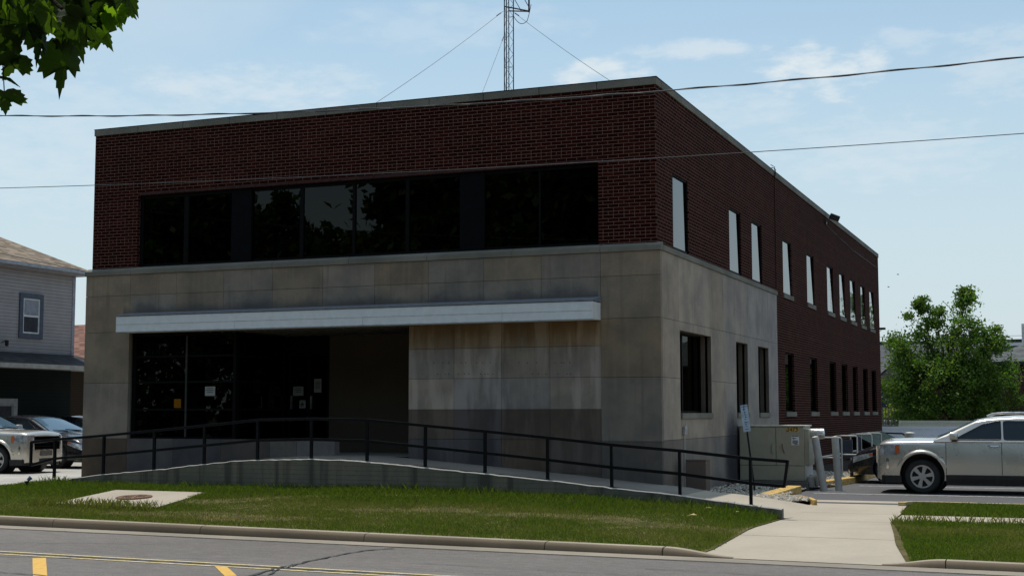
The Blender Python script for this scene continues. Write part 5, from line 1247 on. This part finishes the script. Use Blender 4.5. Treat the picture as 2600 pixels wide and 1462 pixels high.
    # porch gable and door
    m = MB(); m.poly([(-2.75, 53.0, 3.35), (-2.0, 53.0, 4.05), (-2.0, 57, 4.05), (-2.75, 57, 3.35)], [(0, 0), (0, 1), (4, 1), (4, 0)]); m.poly([(-1.25, 53.0, 3.25), (-2.0, 53.0, 4.05), (-2.0, 57, 4.05), (-1.25, 57, 3.25)], [(0, 0), (0, 1), (4, 1), (4, 0)]); m.build('porch_roof', mat_shingle('pale grey shingle', (.24, .235, .20)), root, fix=False)
    m = MB(); m.poly([(-2.7, 53.05, 3.3), (-1.3, 53.05, 3.3), (-2.0, 53.05, 3.98)]); m.box((-2.7, 53.1, -.4), (-1.35, 56.9, 3.28)); m.build('porch_wall', plain('porch boards', (.12, .11, .09), .7), root)
    m = MB(); m.box((-2.62, 53.03, .6), (-1.78, 53.095, 2.75)); d = m.build('door', plain('screen door', (.03, .04, .06), .3), root); m = MB(); m.box((-1.78, 53.0, .6), (-1.66, 53.095, 2.85)); m.box((-2.7, 53.0, 2.752), (-1.782, 53.095, 2.85)); m.build('door_frame', M['white'], d)
    # deck with railing
    root = thing('wooden_deck', 'grey wooden deck with baluster railing behind the rear white fence', 'deck', (0, 0, 0)); wd = plain('grey deck timber', (.17, .175, .155), .75)
    MB().box((-3.4, 48.6, .55), (-.9, 52.8, .68)).build('floor', wd, root); MB().box((-3.4, 48.55, .40), (-.9, 48.6, .545)).build('rim_board', M['white'], root)
    m = MB(); m.box((-3.4, 48.6, 1.56), (-1.1, 48.66, 1.62)); m.box((-3.4, 48.6, .78), (-1.1, 48.66, .82)); m.build('rail', wd, root)
    for i in range(16): MB().box((-3.36+i*.145, 48.61, .68), (-3.31+i*.145, 48.65, 1.56)).build('baluster', wd, root)
    m = MB(); m.box((-1.12, 48.5, .5), (-.62, 48.56, 1.62)); m.build('end_screen', plain('end screen boards', (.19, .20, .175), .75), root)
    m = MB(); m.box((-3.3, 48.9, -.5), (-3.15, 49.05, .54)); m.box((-1.1, 48.9, -.5), (-.95, 49.05, .54)); m.build('post', wd, root)
    for i in range(5):
        r2 = thing('flower_pot', 'one of a row of small white pots along the deck edge', 'pot', (-2.2+i*.27, 48.72, .682), 0, 'white pots along the deck edge'); m = MB(); m.lathe([(0, 0), (.075, 0), (.095, .24), (.08, .25), (.075, .2), (0, .2)], 12); m.build('pot', M['white'], r2)
    root = thing('red_brick_house', 'dark brick house with a grey hip roof at the right picture edge', 'house', (0, 0, 0))
    m = MB(); x0, x1, y0, y1 = 1.8, 22, 66, 78
    for q in (((x0, y0, -.6), (x1, y0, -.6), (x1, y0, 4.5), (x0, y0, 4.5)), ((x0, y1, -.6), (x0, y0, -.6), (x0, y0, 4.5), (x0, y1, 4.5))):
        d = math.dist(q[0], q[1]); m.poly(q, [(0, -.6), (d, -.6), (d, 4.5), (0, 4.5)])
    m.build('wall', bricks, root, fix=False); hip_roof(MB(), x0, x1, y0, y1, 4.45, 7.0, .5, 'x').build('roof', mat_shingle('slate grey shingle', (.115, .12, .12)), root, fix=False)
    MB().box((x0-.5, y0-.55, 4.28), (x1+.5, y0-.42, 4.46)).build('eaves', M['black'], root)
    MB().tube([(4.3, 69.5, 5.5), (4.3, 69.5, 7.0)], .10, 10).build('flue', M['gal'], root)
    for x in (5.5, 8.6): window_unit(root, M['black'], M['houseglass'], 'y-', (x, y0, 2.6), 1.1, 1.6, True)
    MB().box((3, y0-.5, .8), (14, y0-.02, 1.5)).build('shed_roof', M['black'], root)
    # low flat building with roof gear between
    root = thing('flat_roof_shop', 'long low building with a dark flat roof edge and vents beyond the brick building', 'building', (0, 0, 0))
    MB().box((-16, 82, -.6), (6, 92, 6.15)).build('wall', plain('dark shop wall', (.10, .10, .11), .8), root); MB().box((-16.2, 81.8, 6.152), (6.2, 92.2, 6.4)).build('parapet', M['white'], root); MB().box((-16.25, 81.75, 6.42), (6.25, 92.2, 6.62)).build('roof_edge', M['black'], root)
    for i, x in enumerate((-3.0, -2.2, -1.7, -1.0, -.4, .2)): MB().lathe([(0, 0), (.16, 0), (.16, .5+.25*(i % 2)), (.22, .55+.25*(i % 2)), (0, .7+.25*(i % 2))], 10, 'z', (x, 83.5, 6.6)).build('vent', M['black'], root)
    # fences
    vf = plain('white vinyl', (.76, .79, .88), .45, var=.04); vc = plain('cream vinyl', (.50, .49, .40), .5, var=.05)
    def fence(name, label, x0, x1, y, z0, z1, mat, pitch, slope=0.):
        root = thing(name, label, 'fence', (x0, y, z0)); n = int((x1-x0)/pitch)
        for i in range(n+1):
            x = i*pitch; m = MB(); m.box((x-.06, -.06, 0), (x+.06, .06, z1-z0+.006+slope*x)); m.build('post', mat, root)
            if i < n:
                m = MB(); m.box((x+.062, -.02, .1), (x+pitch-.062, .02, z1-z0-.12+slope*x)); k = x+.2
                m.box((x+.062, -.035, z1-z0-.118+slope*x), (x+pitch-.062, .035, z1-z0+slope*x)); m.box((x+.062, -.035, .05), (x+pitch-.062, .035, .15)); m.build('panel', mat, root)
    fence('vinyl_fence', 'plain white vinyl fence along the back of the car park', -1.6, 17, 39.3, -.5, .71, vf, 2.05)
    fence('cream_fence', 'taller cream vinyl fence under the green tree behind the white fence', -.6, 18, 43.6, -.5, .95, vc, 1.9)
build_houses()

# ------------------------------------------------------------------ trees
def quads_mesh(name, P, tint, mat, tri=False):
    """P: (n, k, 3) array of leaf corners"""
    n, k, _ = P.shape; me = bpy.data.meshes.new(name); me.vertices.add(n*k); me.vertices.foreach_set('co', P.reshape(-1).astype(np.float32))
    me.loops.add(n*k); me.loops.foreach_set('vertex_index', np.arange(n*k, dtype=np.int32)); me.polygons.add(n)
    me.polygons.foreach_set('loop_start', np.arange(0, n*k, k, dtype=np.int32))
    try: me.polygons.foreach_set('loop_total', np.full(n, k, dtype=np.int32))
    except Exception: pass
    ca = me.color_attributes.new('tint', 'FLOAT_COLOR', 'CORNER'); c = np.ones((n, k, 4), np.float32); c[:, :, :3] = tint[:, None, :]; ca.data.foreach_set('color', c.reshape(-1))
    me.materials.append(mat); me.update(calc_edges=True); me.validate(); return me
def leaf_quads(C, size, rng, droop=.3):
    n = len(C); a = rng.normal(size=(n, 3)); a[:, 2] -= droop; a /= np.linalg.norm(a, axis=1)[:, None]; b = rng.normal(size=(n, 3)); b -= (b*a).sum(1)[:, None]*a; b /= np.linalg.norm(b, axis=1)[:, None]
    s = size*rng.uniform(.6, 1.3, n)[:, None]; nrm = np.cross(a, b); 
    return np.stack([C-a*s, C+b*s*.55+nrm*s*.12, C+a*s, C-b*s*.55+nrm*s*.12], axis=1)
def tree_meshes(seed, H, trunk_h, lobes, nleaf, lsize, r0, col, mat, bark):
    """lobes: list of (x, y, z, rx, ry, rz); branches run from the trunk to clump centres inside the lobes"""
    rng = np.random.default_rng(seed); clumps = []; spr = []; m = MB(); rnd = random.Random(seed)
    m.tube([(0, 0, -.2), (.05*r0, 0, trunk_h*.5), (.02, .03, trunk_h), (.0, 0, H*.75)], [r0*1.25, r0, r0*.8, r0*.15], 10)
    tot = sum(l[3]*l[4]*l[5] for l in lobes)
    for (x, y, z, rx, ry, rz) in lobes:
        s = Vector((0, 0, min(z-.2*rz, trunk_h+rnd.uniform(0, .35)*(H-trunk_h)))); e = Vector((x, y, z)); mid = s.lerp(e, .5)+Vector((rnd.gauss(0, .2), rnd.gauss(0, .2), .15*rz)); k = r0*(.32+.25*(rx*ry*rz/tot))
        m.tube([s, mid, e], [k, k*.7, k*.4], 7)
        nc = max(6, int(170*(rx*ry*rz/tot)**.8))
        d = rng.normal(size=(nc, 3)); d /= np.linalg.norm(d, axis=1)[:, None]; rad = rng.uniform(.25, 1., nc)**.45
        cc = np.array([x, y, z])+d*rad[:, None]*np.array([rx, ry, rz]); clumps.append(cc); spr.append(np.full(nc, min(.11*H/3.2, .52*rx)))
        for c in cc[::3]: m.tube([e.lerp(Vector(c), .1), e.lerp(Vector(c), .55)+Vector((0, 0, .05)), Vector(c)], [k*.3, k*.18, .006], 4)
    clumps = np.concatenate(clumps); w = rng.uniform(.3, 1.5, len(clumps)); idx = rng.choice(len(clumps), nleaf, p=w/w.sum())
    spread = np.concatenate(spr)*rng.uniform(.55, 1.25, len(clumps))
    C = clumps[idx]+rng.normal(size=(nleaf, 3))*spread[idx][:, None]*np.array([1, 1, .75])
    P = leaf_quads(C, lsize, rng); ct = rng.uniform(.72, 1.22, len(clumps)); t = np.array(col)[None, :]*(ct[idx]*rng.uniform(.8, 1.2, nleaf))[:, None]
    t[:, 0] *= rng.uniform(.8, 1.35, nleaf)
    return m.mesh('trunk', bark), quads_mesh('crown', P, t, mat)
bark = mat_soil('tree bark', (.035, .028, .022), (.085, .07, .055))
leafA = mat_leaf('bright green leaf', (1, 1, 1), (1.7, 1.9, .6), .33)
leafB = mat_leaf('dark green leaf', (1, 1, 1), (1.5, 1.9, .6), .3)
def place_tree(name, label, meshes, loc, rz, s, group=None):
    root = thing(name, label, 'tree', loc, rz, group); root.scale = (s, s, s)
    for nm, me in zip(('trunk', 'crown'), meshes):
        o = bpy.data.objects.new(nm, me); COL.objects.link(o); o.parent = root
    return root
def build_trees():
    rnd = random.Random(9)
    lobes = [(-.2, 0, 3.0, 2.5, 2.2, 1.6), (-1.4, .3, 4.6, 1.35, 1.3, 1.5), (.5, -.3, 4.9, 1.3, 1.3, 1.7), (-1.35, .2, 6.1, .75, .7, .95), (.85, .2, 6.7, .7, .7, .95), (-2.2, .1, 5.0, .5, .5, .7), (.9, .1, 7.5, .3, .3, .4), (-1.2, .1, 7.0, .28, .28, .4), (1.6, .2, 4.6, 1.1, 1.1, 1.3), (-2.1, 0, 3.2, 1.1, 1.1, 1.1), (2.1, .1, 3.2, 1.3, 1.3, 1.25), (.1, 0, 1.9, 2.6, 1.9, 1.0), (2.2, 0, 5.6, .45, .45, .5), (-.6, 0, 6.5, .35, .35, .45)]
    t = tree_meshes(3, 7.5, 1.2, lobes, 44000, .080, .17, (.084, .155, .024), leafA, bark)
    place_tree('young_maple', 'leafy young maple tree behind the car park and the cream fence', t, (1.55, 45.6, -.5), 0, 1.0)
    lob2 = [(-.3, 0, 2.0, 1.2, 1.2, 1.3), (.6, .2, 1.6, 1., 1., 1.1), (.1, 0, 3., .7, .7, .8)]
    t2 = tree_meshes(8, 4.0, .5, lob2, 5000, .08, .07, (.12, .21, .06), leafA, bark)
    place_tree('small_tree', 'small bushy tree against the dark red brick house at the right picture edge', t2, (6.9, 47.5, -.5), 1, 1.15)
    place_tree('shrub', 'yellow green shrub behind the deck railing', tree_meshes(14, 2.2, .2, [(0, 0, 1.1, .8, .7, .7), (.3, 0, 1.7, .4, .4, .4)], 2500, .07, .04, (.20, .25, .05), leafA, bark), (-2.0, 50.4, -.3), 0, 1.0)
    # big street trees across the road; they shade the front and show in its upper windows
    L3 = []
    r3 = random.Random(21)
    for i in range(13):
        a = i*2.4; rr = r3.uniform(1.2, 4.0); z = r3.uniform(4.6, 12.8); k = 1-.5*max(0, (z-8)/6); L3.append((rr*math.cos(a)*k, rr*math.sin(a)*k, z, r3.uniform(1.7, 2.5)*k, r3.uniform(1.7, 2.5)*k, r3.uniform(1.3, 1.9)))
    L3.append((0, 0, 8, 3, 3, 3.6))
    tb = tree_meshes(33, 14, 3.2, L3, 26000, .26, .38, (.055, .10, .020), leafB, bark)
    spots = [(-47, -37, 1.3, 0), (-38.5, -40, 1.3, 1.2), (-30.5, -37, .93, 2.1), (-23.5, -41, 1.4, 3.0), (-15, -38, 1.4, 4.1), (-6, -41, 1.4, 5.0), (3, -43, 1.1, .6), (11.5, -40, 1.1, 2.7), (20, -41, 1.15, 3.6), (29, -38, 1.05, 1.7)]
    for i, (x, y, s, a) in enumerate(spots): place_tree('street_tree', 'large dark green street tree across the road, reflected in the upper windows', tb, (x, y, -.5), a, s, 'street trees reflected in the upper windows')
build_trees()
def build_leaf_screen():  # unseen foliage added to darken what the storefront glass reflects
    rng = np.random.default_rng(44); n = 24000; P = np.stack([rng.uniform(-70, 45, n), -52+rng.normal(0, .9, n), rng.uniform(-.4, 7.6, n)], 1); P[:, 2] *= (1+.18*np.sin(P[:, 0]*.8)+.1*np.sin(P[:, 0]*2.3))
    me = quads_mesh('leaf_screen', leaf_quads(P, .42, rng), np.array([.035, .06, .015])*rng.uniform(.6, 1.4, n)[:, None], leafB); o = bpy.data.objects.new('leaf_screen', me); COL.objects.link(o)
    tag(o, 'added leafy screen across the road, darkening reflections in the storefront glass', 'leaf_screen')
build_leaf_screen()
def build_maple():
    """the near maple whose branch hangs into the upper left corner"""
    root = thing('maple_tree', 'maple branch with large pointed dark leaves hanging into the upper left corner', 'tree', (2.3, -23.9, -.46)); o0 = Vector((2.3, -23.9, -.46))
    m = MB(); m.tube([(0, 0, -.3), (.02, .03, 1.2), (-.03, .1, 2.6), (-.1, .1, 4.2), (-.1, 0, 6.5)], [.26, .19, .165, .12, .04], 14); m.build('trunk', bark, root, smooth=True)
    br = [Vector((2.28, -23.82, 2.35)), Vector((3.2, -23.4, 2.75)), Vector((4.2, -23.0, 2.62)), Vector((4.75, -22.75, 2.46)), Vector((5.05, -22.65, 2.36))]
    m = MB(); m.tube([b-o0 for b in br], [.06, .035, .02, .012, .006], 8)
    for a, b in ((br[2], Vector((4.55, -23.1, 2.36))), (br[2], Vector((4.9, -22.85, 2.40))), (br[3], Vector((5.1, -22.75, 2.28))), (br[1], Vector((4.2, -23.2, 2.42)))): m.tube([a-o0, (a+b)/2-o0+Vector((0, 0, .05)), b-o0], [.012, .008, .004], 6)
    for k in range(7):
        a = k*.9+.4; m.tube([Vector((-.08, .05, 3.2+k*.42)), Vector((.9*math.cos(a), .9*math.sin(a), 3.9+k*.45)), Vector((2.0*math.cos(a), 2.0*math.sin(a), 4.3+k*.45))], [.05, .03, .008], 7)
    m.build('branch', bark, root, smooth=True)
    # five-lobed leaf outline with sharp teeth; unit width about 1
    Hf = [(0, .34), (.08, .43), (.22, .46), (.30, .40), (.40, .40), (.40, .29), (.50, .20), (.46, .12), (.56, .06), (.50, -.02), (.55, -.13), (.43, -.12), (.40, -.24), (.30, -.17), (.20, -.09), (.135, -.10), (.17, -.24), (.11, -.27), (.105, -.39), (.06, -.40), (0, -.60)]
    outl = Hf+[(-x, y) for x, y in Hf[-2:0:-1]]
    lm = mat_leaf('maple leaf', (1, 1, 1), (2.3, 2.6, .8), .42, spec=.3)
    rng = random.Random(17); L = MB()
    def leaf(p, s, rot, tilt, yaw, t):
        e = Matrix.Rotation(yaw, 4, 'Z') @ Matrix.Rotation(tilt, 4, 'X') @ Matrix.Rotation(rot, 4, 'Y'); c = Vector(p)-o0
        pts = [c+(e @ Vector((x*s, -.09*s*x*x*2-.06*s*y*y, y*s))) for x, y in outl]
        cen = c+(e @ Vector((0, .12*s, .0)))
        n = len(pts)
        for i in range(n): L.poly([cen, pts[i], pts[(i+1) % n]], None, t)
        top = c+(e @ Vector((0, 0, .34*s))); L.tube([top, top+Vector((rng.uniform(-.03, .03), rng.uniform(-.03, .03), .09))], .0016, 4, True, (t[0]*1.5, t[1], t[2]))
    D = (.020, .036, .007); G = (.045, .080, .010); Lg = (.12, .20, .02)
    yw = R(-10)
    for x, y, z, sz, ro, ti, ya, k in [(5.063,-22.704,2.166,0.135,0.12,0.1,0,0),(5.155,-22.674,2.238,0.094,-0.55,0.1,0.1,1),(5.207,-22.659,2.3,0.094,-0.75,0.15,-0.2,1),(5.098,-22.696,2.229,0.108,-0.2,0.25,0.3,0),(5.015,-22.729,2.215,0.099,0.35,0.2,-0.2,0),(4.987,-22.744,2.26,0.117,0.5,0.1,0.3,0),(5.179,-22.668,2.278,0.072,-0.4,0.6,0.6,2),(5.087,-22.702,2.247,0.076,0.2,-0.5,0.8,2),(4.957,-22.747,2.166,0.09,0.2,1.0,1.1,0),(4.941,-22.746,2.086,0.09,-0.3,1.05,1.2,0),(4.939,-22.758,2.207,0.099,0.6,0.3,0.4,0),(4.951,-22.746,2.13,0.063,-0.2,1.1,-1.2,0),(5.029,-22.728,2.265,0.067,0.9,0.7,0.4,2),(5.134,-22.687,2.282,0.085,-0.5,0.3,0.1,0),(4.988,-22.747,2.301,0.081,0.5,0.5,-0.9,2),(4.875,-22.541,2.351,0.132,0.38,0.69,-0.85,1),(5.186,-22.852,2.292,0.08,-0.21,0.62,-0.21,0),(5.085,-22.801,2.349,0.088,0.67,0.47,-0.61,0),(5.027,-22.869,2.26,0.073,0.59,-0.31,-0.51,0),(4.874,-22.451,2.44,0.114,0.28,-0.31,0.79,0),(5.133,-22.723,2.253,0.093,-0.53,-0.4,-0.78,0),(4.994,-22.611,2.34,0.116,-0.69,-0.1,-0.35,0),(5.018,-22.846,2.286,0.086,0.7,0.73,-0.26,1),(4.907,-22.777,2.277,0.105,-0.79,-0.53,-0.57,0),(4.753,-22.583,2.423,0.107,0.02,0.65,-0.45,1),(4.757,-22.588,2.35,0.128,-0.74,0.72,-0.74,0),(5.096,-22.831,2.295,0.087,0.32,-0.47,0.33,0),(5.029,-22.862,2.33,0.106,0.79,-0.37,-0.81,0),(5.067,-22.791,2.304,0.103,0.52,0.04,-0.14,0),(4.955,-22.506,2.366,0.1,-0.47,0.77,0.12,0),(5.134,-22.835,2.236,0.094,-0.56,0.58,-0.37,1),(5.171,-22.786,2.266,0.099,0.74,0.36,-0.33,0),(5.052,-22.85,2.289,0.091,0.78,0.74,0.23,1),(5.045,-22.656,2.375,0.104,0.08,0.1,-0.79,0),(4.905,-22.551,2.355,0.101,0.33,-0.21,-0.03,0),(5.176,-22.782,2.302,0.115,-0.04,0.48,-0.31,0),(4.895,-22.618,2.317,0.122,-0.24,0.3,0.43,1),(4.784,-22.533,2.348,0.12,0.76,0.74,0.03,0),(5.116,-22.702,2.351,0.119,-0.35,-0.49,0.31,1),(4.856,-22.673,2.312,0.113,-0.13,0.27,0.49,0),(5.136,-22.813,2.338,0.095,0.24,-0.29,0.33,0),(5.184,-22.778,2.222,0.116,-0.62,0.76,-0.03,0),(4.907,-22.773,2.32,0.107,0.14,-0.27,0.73,0),(4.789,-22.538,2.331,0.13,0.3,0.17,0.84,0),(4.97,-22.656,2.396,0.096,0.13,0.74,0.57,1),(4.925,-22.672,2.333,0.103,-0.55,-0.06,-0.04,0),(5.115,-22.703,2.297,0.12,-0.8,-0.45,0.12,0),(4.828,-22.519,2.421,0.114,-0.11,0.77,-0.01,1),(4.897,-22.441,2.428,0.134,0.15,-0.24,0.87,1),(4.926,-22.443,2.476,0.083,0.69,-0.4,-0.86,2),(5.214,-22.794,2.334,0.076,-0.03,0.18,-0.46,2),(5.222,-22.714,2.342,0.068,0.78,-0.19,0.19,2),(4.977,-22.453,2.398,0.108,-0.77,-0.42,-0.39,1),(5.288,-22.823,2.267,0.073,0.29,0.54,-0.66,0),(4.935,-22.453,2.436,0.108,0.07,-0.58,0.5,2),(4.961,-22.419,2.424,0.098,0.57,0.58,-0.04,0),(5.064,-22.492,2.409,0.08,-0.79,0.49,0.15,2),(5.163,-22.617,2.386,0.087,-0.0,-0.14,-0.62,0),(4.95,-22.505,2.438,0.103,0.26,-0.56,0.4,0),(5.318,-22.799,2.273,0.092,-0.45,0.3,0.81,0),(5.184,-22.627,2.337,0.071,-0.5,0.52,-0.78,0),(4.892,-22.774,2.266,0.075,-0.71,0.25,0.44,0),(4.768,-22.647,2.316,0.095,-0.23,0.41,0.75,0),(4.83,-22.652,2.299,0.094,0.66,0.21,0.22,0),(4.712,-22.582,2.318,0.089,0.76,0.72,0.65,0),(4.8,-22.616,2.308,0.101,-0.66,0.44,-0.74,0),(4.912,-22.755,2.221,0.089,0.74,-0.68,0.06,0),(4.664,-22.533,2.349,0.106,-0.44,-0.67,0.85,0),(4.84,-22.652,2.3,0.089,-0.42,-0.23,0.2,0),(4.799,-22.608,2.281,0.09,-0.33,0.36,0.83,0)]:
        leaf((x, y, z), sz, ro, ti, yw+ya, (D, G, Lg)[k])
    for i in range(420):
        a = rng.uniform(0, 6.283); z = rng.uniform(2.9, 7.2); rr = rng.uniform(.5, 2.3)*(1 if z < 6 else .6); p = (o0.x-.1+rr*math.cos(a), o0.y+rr*math.sin(a), z)
        leaf(p, rng.uniform(.10, .17), rng.uniform(-.9, .9), rng.uniform(-.6, .8), rng.uniform(0, 6.28), rng.choice([D, G]))
    L.build('crown', lm, root, fix=False)
build_maple()
# ------------------------------------------------------------------ grass, gravel
def build_grass():
    rng = np.random.default_rng(5)
    gm = mat_leaf('grass blade', (1, 1, 1), (1.5, 1.8, .6), .35, spec=.2)
    def noise2(x, y, s, seed):
        r = np.random.default_rng(seed); ph = r.uniform(0, 6.28, (6, 2)); k = r.normal(size=(6, 2))*s; v = 0
        for i in range(6): v = v+np.sin(x*k[i, 0]+y*k[i, 1]*1.6+ph[i, 0])
        return v/6*1.6
    def blades(n, xr, yr, hfun, zfun, keep, name, dry):
        x = rng.uniform(*xr, n); y = rng.uniform(*yr, n); k = keep(x, y); x, y = x[k], y[k]; n = len(x)
        z = np.array([zfun(a, b) for a, b in zip(x, y)]); h = hfun(x, y)*rng.uniform(.55, 1.25, n); a = rng.uniform(0, 6.28, n); w = rng.uniform(.0028, .0060, n)*1.2
        lean = h*rng.uniform(.1, .75, n); b = rng.uniform(0, 6.28, n); dx, dy = np.cos(a)*w, np.sin(a)*w; lx, ly = np.cos(b)*lean, np.sin(b)*lean
        P = np.zeros((n, 4, 3)); P[:, 0] = np.stack([x-dx, y-dy, z-.01], 1); P[:, 1] = np.stack([x+dx, y+dy, z-.01], 1); P[:, 2] = np.stack([x+dx*.6+lx*.45, y+dy*.6+ly*.45, z+h*.6], 1); P[:, 3] = np.stack([x+lx, y+ly, z+h], 1)
        d = np.clip(dry(x, y)+rng.normal(0, .13, n), 0, 1)[:, None]; g = np.array([.108, .150, .018])*rng.uniform(.65, 1.35, n)[:, None]; s = np.array([.265, .21, .09])*rng.uniform(.7, 1.2, n)[:, None]
        return P, g*(1-d)+s*d
    def dry1(x, y):
        n1 = noise2(x, y, .55, 1); n2 = noise2(x, y, 2.0, 2); band = np.exp(-((y+3.75+.25*np.sin(x*.7))/.55)**2)*np.clip((x+8)/4, .15, 1)+.75*np.exp(-((y+5.4)/.55)**2)
        n3 = noise2(x, y, 5.0, 3); return np.clip(.08+.80*band*(.62+.5*n1+.25*n3)+.32*np.clip(n2, 0, 1)-.25*np.exp(-((y+2.3)/.6)**2), 0, .92)
    def h1(x, y): return .042+.055*np.exp(-((y+1.9)/.55)**2)+.018*noise2(x, y, 1.4, 7)+.02*np.exp(-((y+2.9)/.5)**2)*(x < 0)
    def keep1(x, y):
        slab = (x > -10.45-.03*(y+2.5)*0) & (x < np.interp(y, [-4.62, -2.48], [-8.02, -8.42])) & (x > np.interp(y, [-4.62, -2.55], [-10.24, -10.48])) & (y > -4.6) & (y < -2.5)
        bare = ((noise2(x, y, 1.1, 9) > .62) & (rng.uniform(size=len(x)) < .7)) | ((np.abs(y+3.8+.2*np.sin(x*.9)) < .28) & (noise2(x, y, 2.3, 31) > .1) & (x > -8) & (rng.uniform(size=len(x)) < .65))
        dens = rng.uniform(size=len(x)) < np.where(x > -13.2, 1, .8)
        return ~slab & ~bare & dens & (x < np.interp(y, [-6.05, -5.6, -3.9, -1.7], [2.2, 2.31, 2.40, 2.51])+rng.normal(0, .03, len(x)))
    A = blades(210000, (-14.5, 2.5), (-6.03, -1.66), h1, lawn_z, keep1, 'a', dry1)
    A2 = blades(26000, (-22, -14.4), (-6.03, -1.66), h1, lawn_z, keep1, 'a', dry1)
    # long stalks by the slab and the wall
    S1 = blades(900, (-10.6, -7.9), (-4.95, -4.55), lambda x, y: .16+0*x, lawn_z, lambda x, y: x > -99, 's', lambda x, y: .5+0*x); S2 = blades(2600, (-13, 2.4), (-1.85, -1.66), lambda x, y: .15+.05*noise2(x, y, 2, 4), lawn_z, lambda x, y: x > -99, 's', lambda x, y: .05+0*x)
    P = np.concatenate([A[0], A2[0], S1[0], S2[0]]); T = np.concatenate([A[1], A2[1], S1[1], S2[1]])
    o = bpy.data.objects.new('lawn_grass', quads_mesh('lawn_grass', P, T, gm)); COL.objects.link(o); tag(o, 'patchy green and straw coloured grass of the front lawn below the ramp wall', 'grass', kind='stuff')
    vz = verge_z
    def dry2(x, y): return np.clip(.42+.55*noise2(x, y, .9, 12)+.25*noise2(x, y, 3.5, 13), 0, .95)
    B = blades(90000, (4.3, 10.5), (-6.03, -1.62), lambda x, y: .055+.02*noise2(x, y, 1.5, 15), vz, lambda x, y: (x > np.interp(y, [-6.05, -1.6], [5.1, 4.33])) & ~((noise2(x, y, 1.6, 18) > .8) & (rng.uniform(size=len(x)) < .5)), 'b', dry2)
    S3 = blades(500, (4.4, 8), (-1.9, -1.62), lambda x, y: .16+0*x, vz, lambda x, y: x > -9, 's', lambda x, y: .6+0*x)
    o = bpy.data.objects.new('verge_grass', quads_mesh('verge_grass', np.concatenate([B[0], S3[0]]), np.concatenate([B[1], S3[1]]), gm)); COL.objects.link(o); tag(o, 'dry mottled grass of the verge right of the driveway', 'grass', kind='stuff')
    Cc = blades(38000, (4.32, 10.5), (-.08, 1.95), lambda x, y: .07+.02*noise2(x, y, 1.5, 25), lambda x, y: -.43+.05*(y+.1)/2.05, lambda x, y: x > -9, 'c', lambda x, y: .1+.2*noise2(x, y, 1, 26))
    o = bpy.data.objects.new('strip_grass', quads_mesh('strip_grass', *Cc, gm)); COL.objects.link(o); tag(o, 'narrow strip of green grass between the pavement and the car park kerb', 'grass', kind='stuff')
build_grass()
def build_gravel():
    rng = np.random.default_rng(8); rnd = random.Random(8)
    m = MB(); P = [(-.3, .12), (.97, .13), (2.42, 1.75), (2.28, 2.3), (2.0, 2.75), (1.65, 2.95), (1.6, 6.0), (2.0, 8.0), (1.9, 23), (-.3, 23)]
    m.poly([(x, y, -.33+.10*max(0, 1-x/1.6)*(1 if y < 9 else .6)) for x, y in P]); struct(m.build('gravel_bed', M['earth']))
    # one irregular stone per entry: squashed octahedron with jitter
    n = 7500; V = []; T = []
    poly = P
    def inside(x, y):
        c = False; j = len(poly)-1
        for i in range(len(poly)):
            if ((poly[i][1] > y) != (poly[j][1] > y)) and x < (poly[j][0]-poly[i][0])*(y-poly[i][1])/(poly[j][1]-poly[i][1])+poly[i][0]: c = not c
            j = i
        return c
    mb = MB(); cnt = 0
    while cnt < n:
        if rnd.random() < .72: x, y = rnd.uniform(.05, 2.6), rnd.uniform(.05, 4.2)
        else: x, y = rnd.uniform(.1, 2.0), rnd.uniform(4, 14)
        if not inside(x, y) or (.0 < x < 1.65 and 5.9 < y < 7.1) or (x < .9 and 1.35 < y < 4.2 and rnd.random() < .8): continue
        z = -.33+.10*max(0, 1-x/1.6)*(1 if y < 9 else .6)+rnd.uniform(.0, .03); s = rnd.uniform(.018, .042); a = rnd.uniform(0, 6.28); e = rnd.uniform(.5, .9); hgt = rnd.uniform(.45, .75)
        t = rnd.choice([(1.25, 1.22, 1.15), (1.0, .97, .9), (.75, .72, .68), (.55, .52, .50), (.9, .8, .66), (1.35, 1.33, 1.3)]); k = []
        for q in range(6): b = q*math.pi/3+rnd.uniform(-.2, .2); r = s*rnd.uniform(.85, 1.15); k.append((r*math.cos(b), r*e*math.sin(b)))
        c, d = math.cos(a), math.sin(a); k = [(x+u*c-v*d, y+u*d+v*c) for u, v in k]; tz = rnd.uniform(-.25, .25)*s
        lo = [(u, v, z) for u, v in k]; hi = [(x+(u-x)*.62, y+(v-y)*.62, z+s*hgt+tz*((u-x)/s)) for u, v in k]
        for q in range(6): q2 = (q+1) % 6; mb.poly([lo[q], lo[q2], hi[q2], hi[q]], None, t)
        mb.poly(hi, None, t); cnt += 1
    o = mb.build('gravel', mat_gravel('river gravel'), fix=False); tag(o, 'pale rounded river gravel in the bed beside the building and cabinet', 'gravel', kind='stuff')
build_gravel()
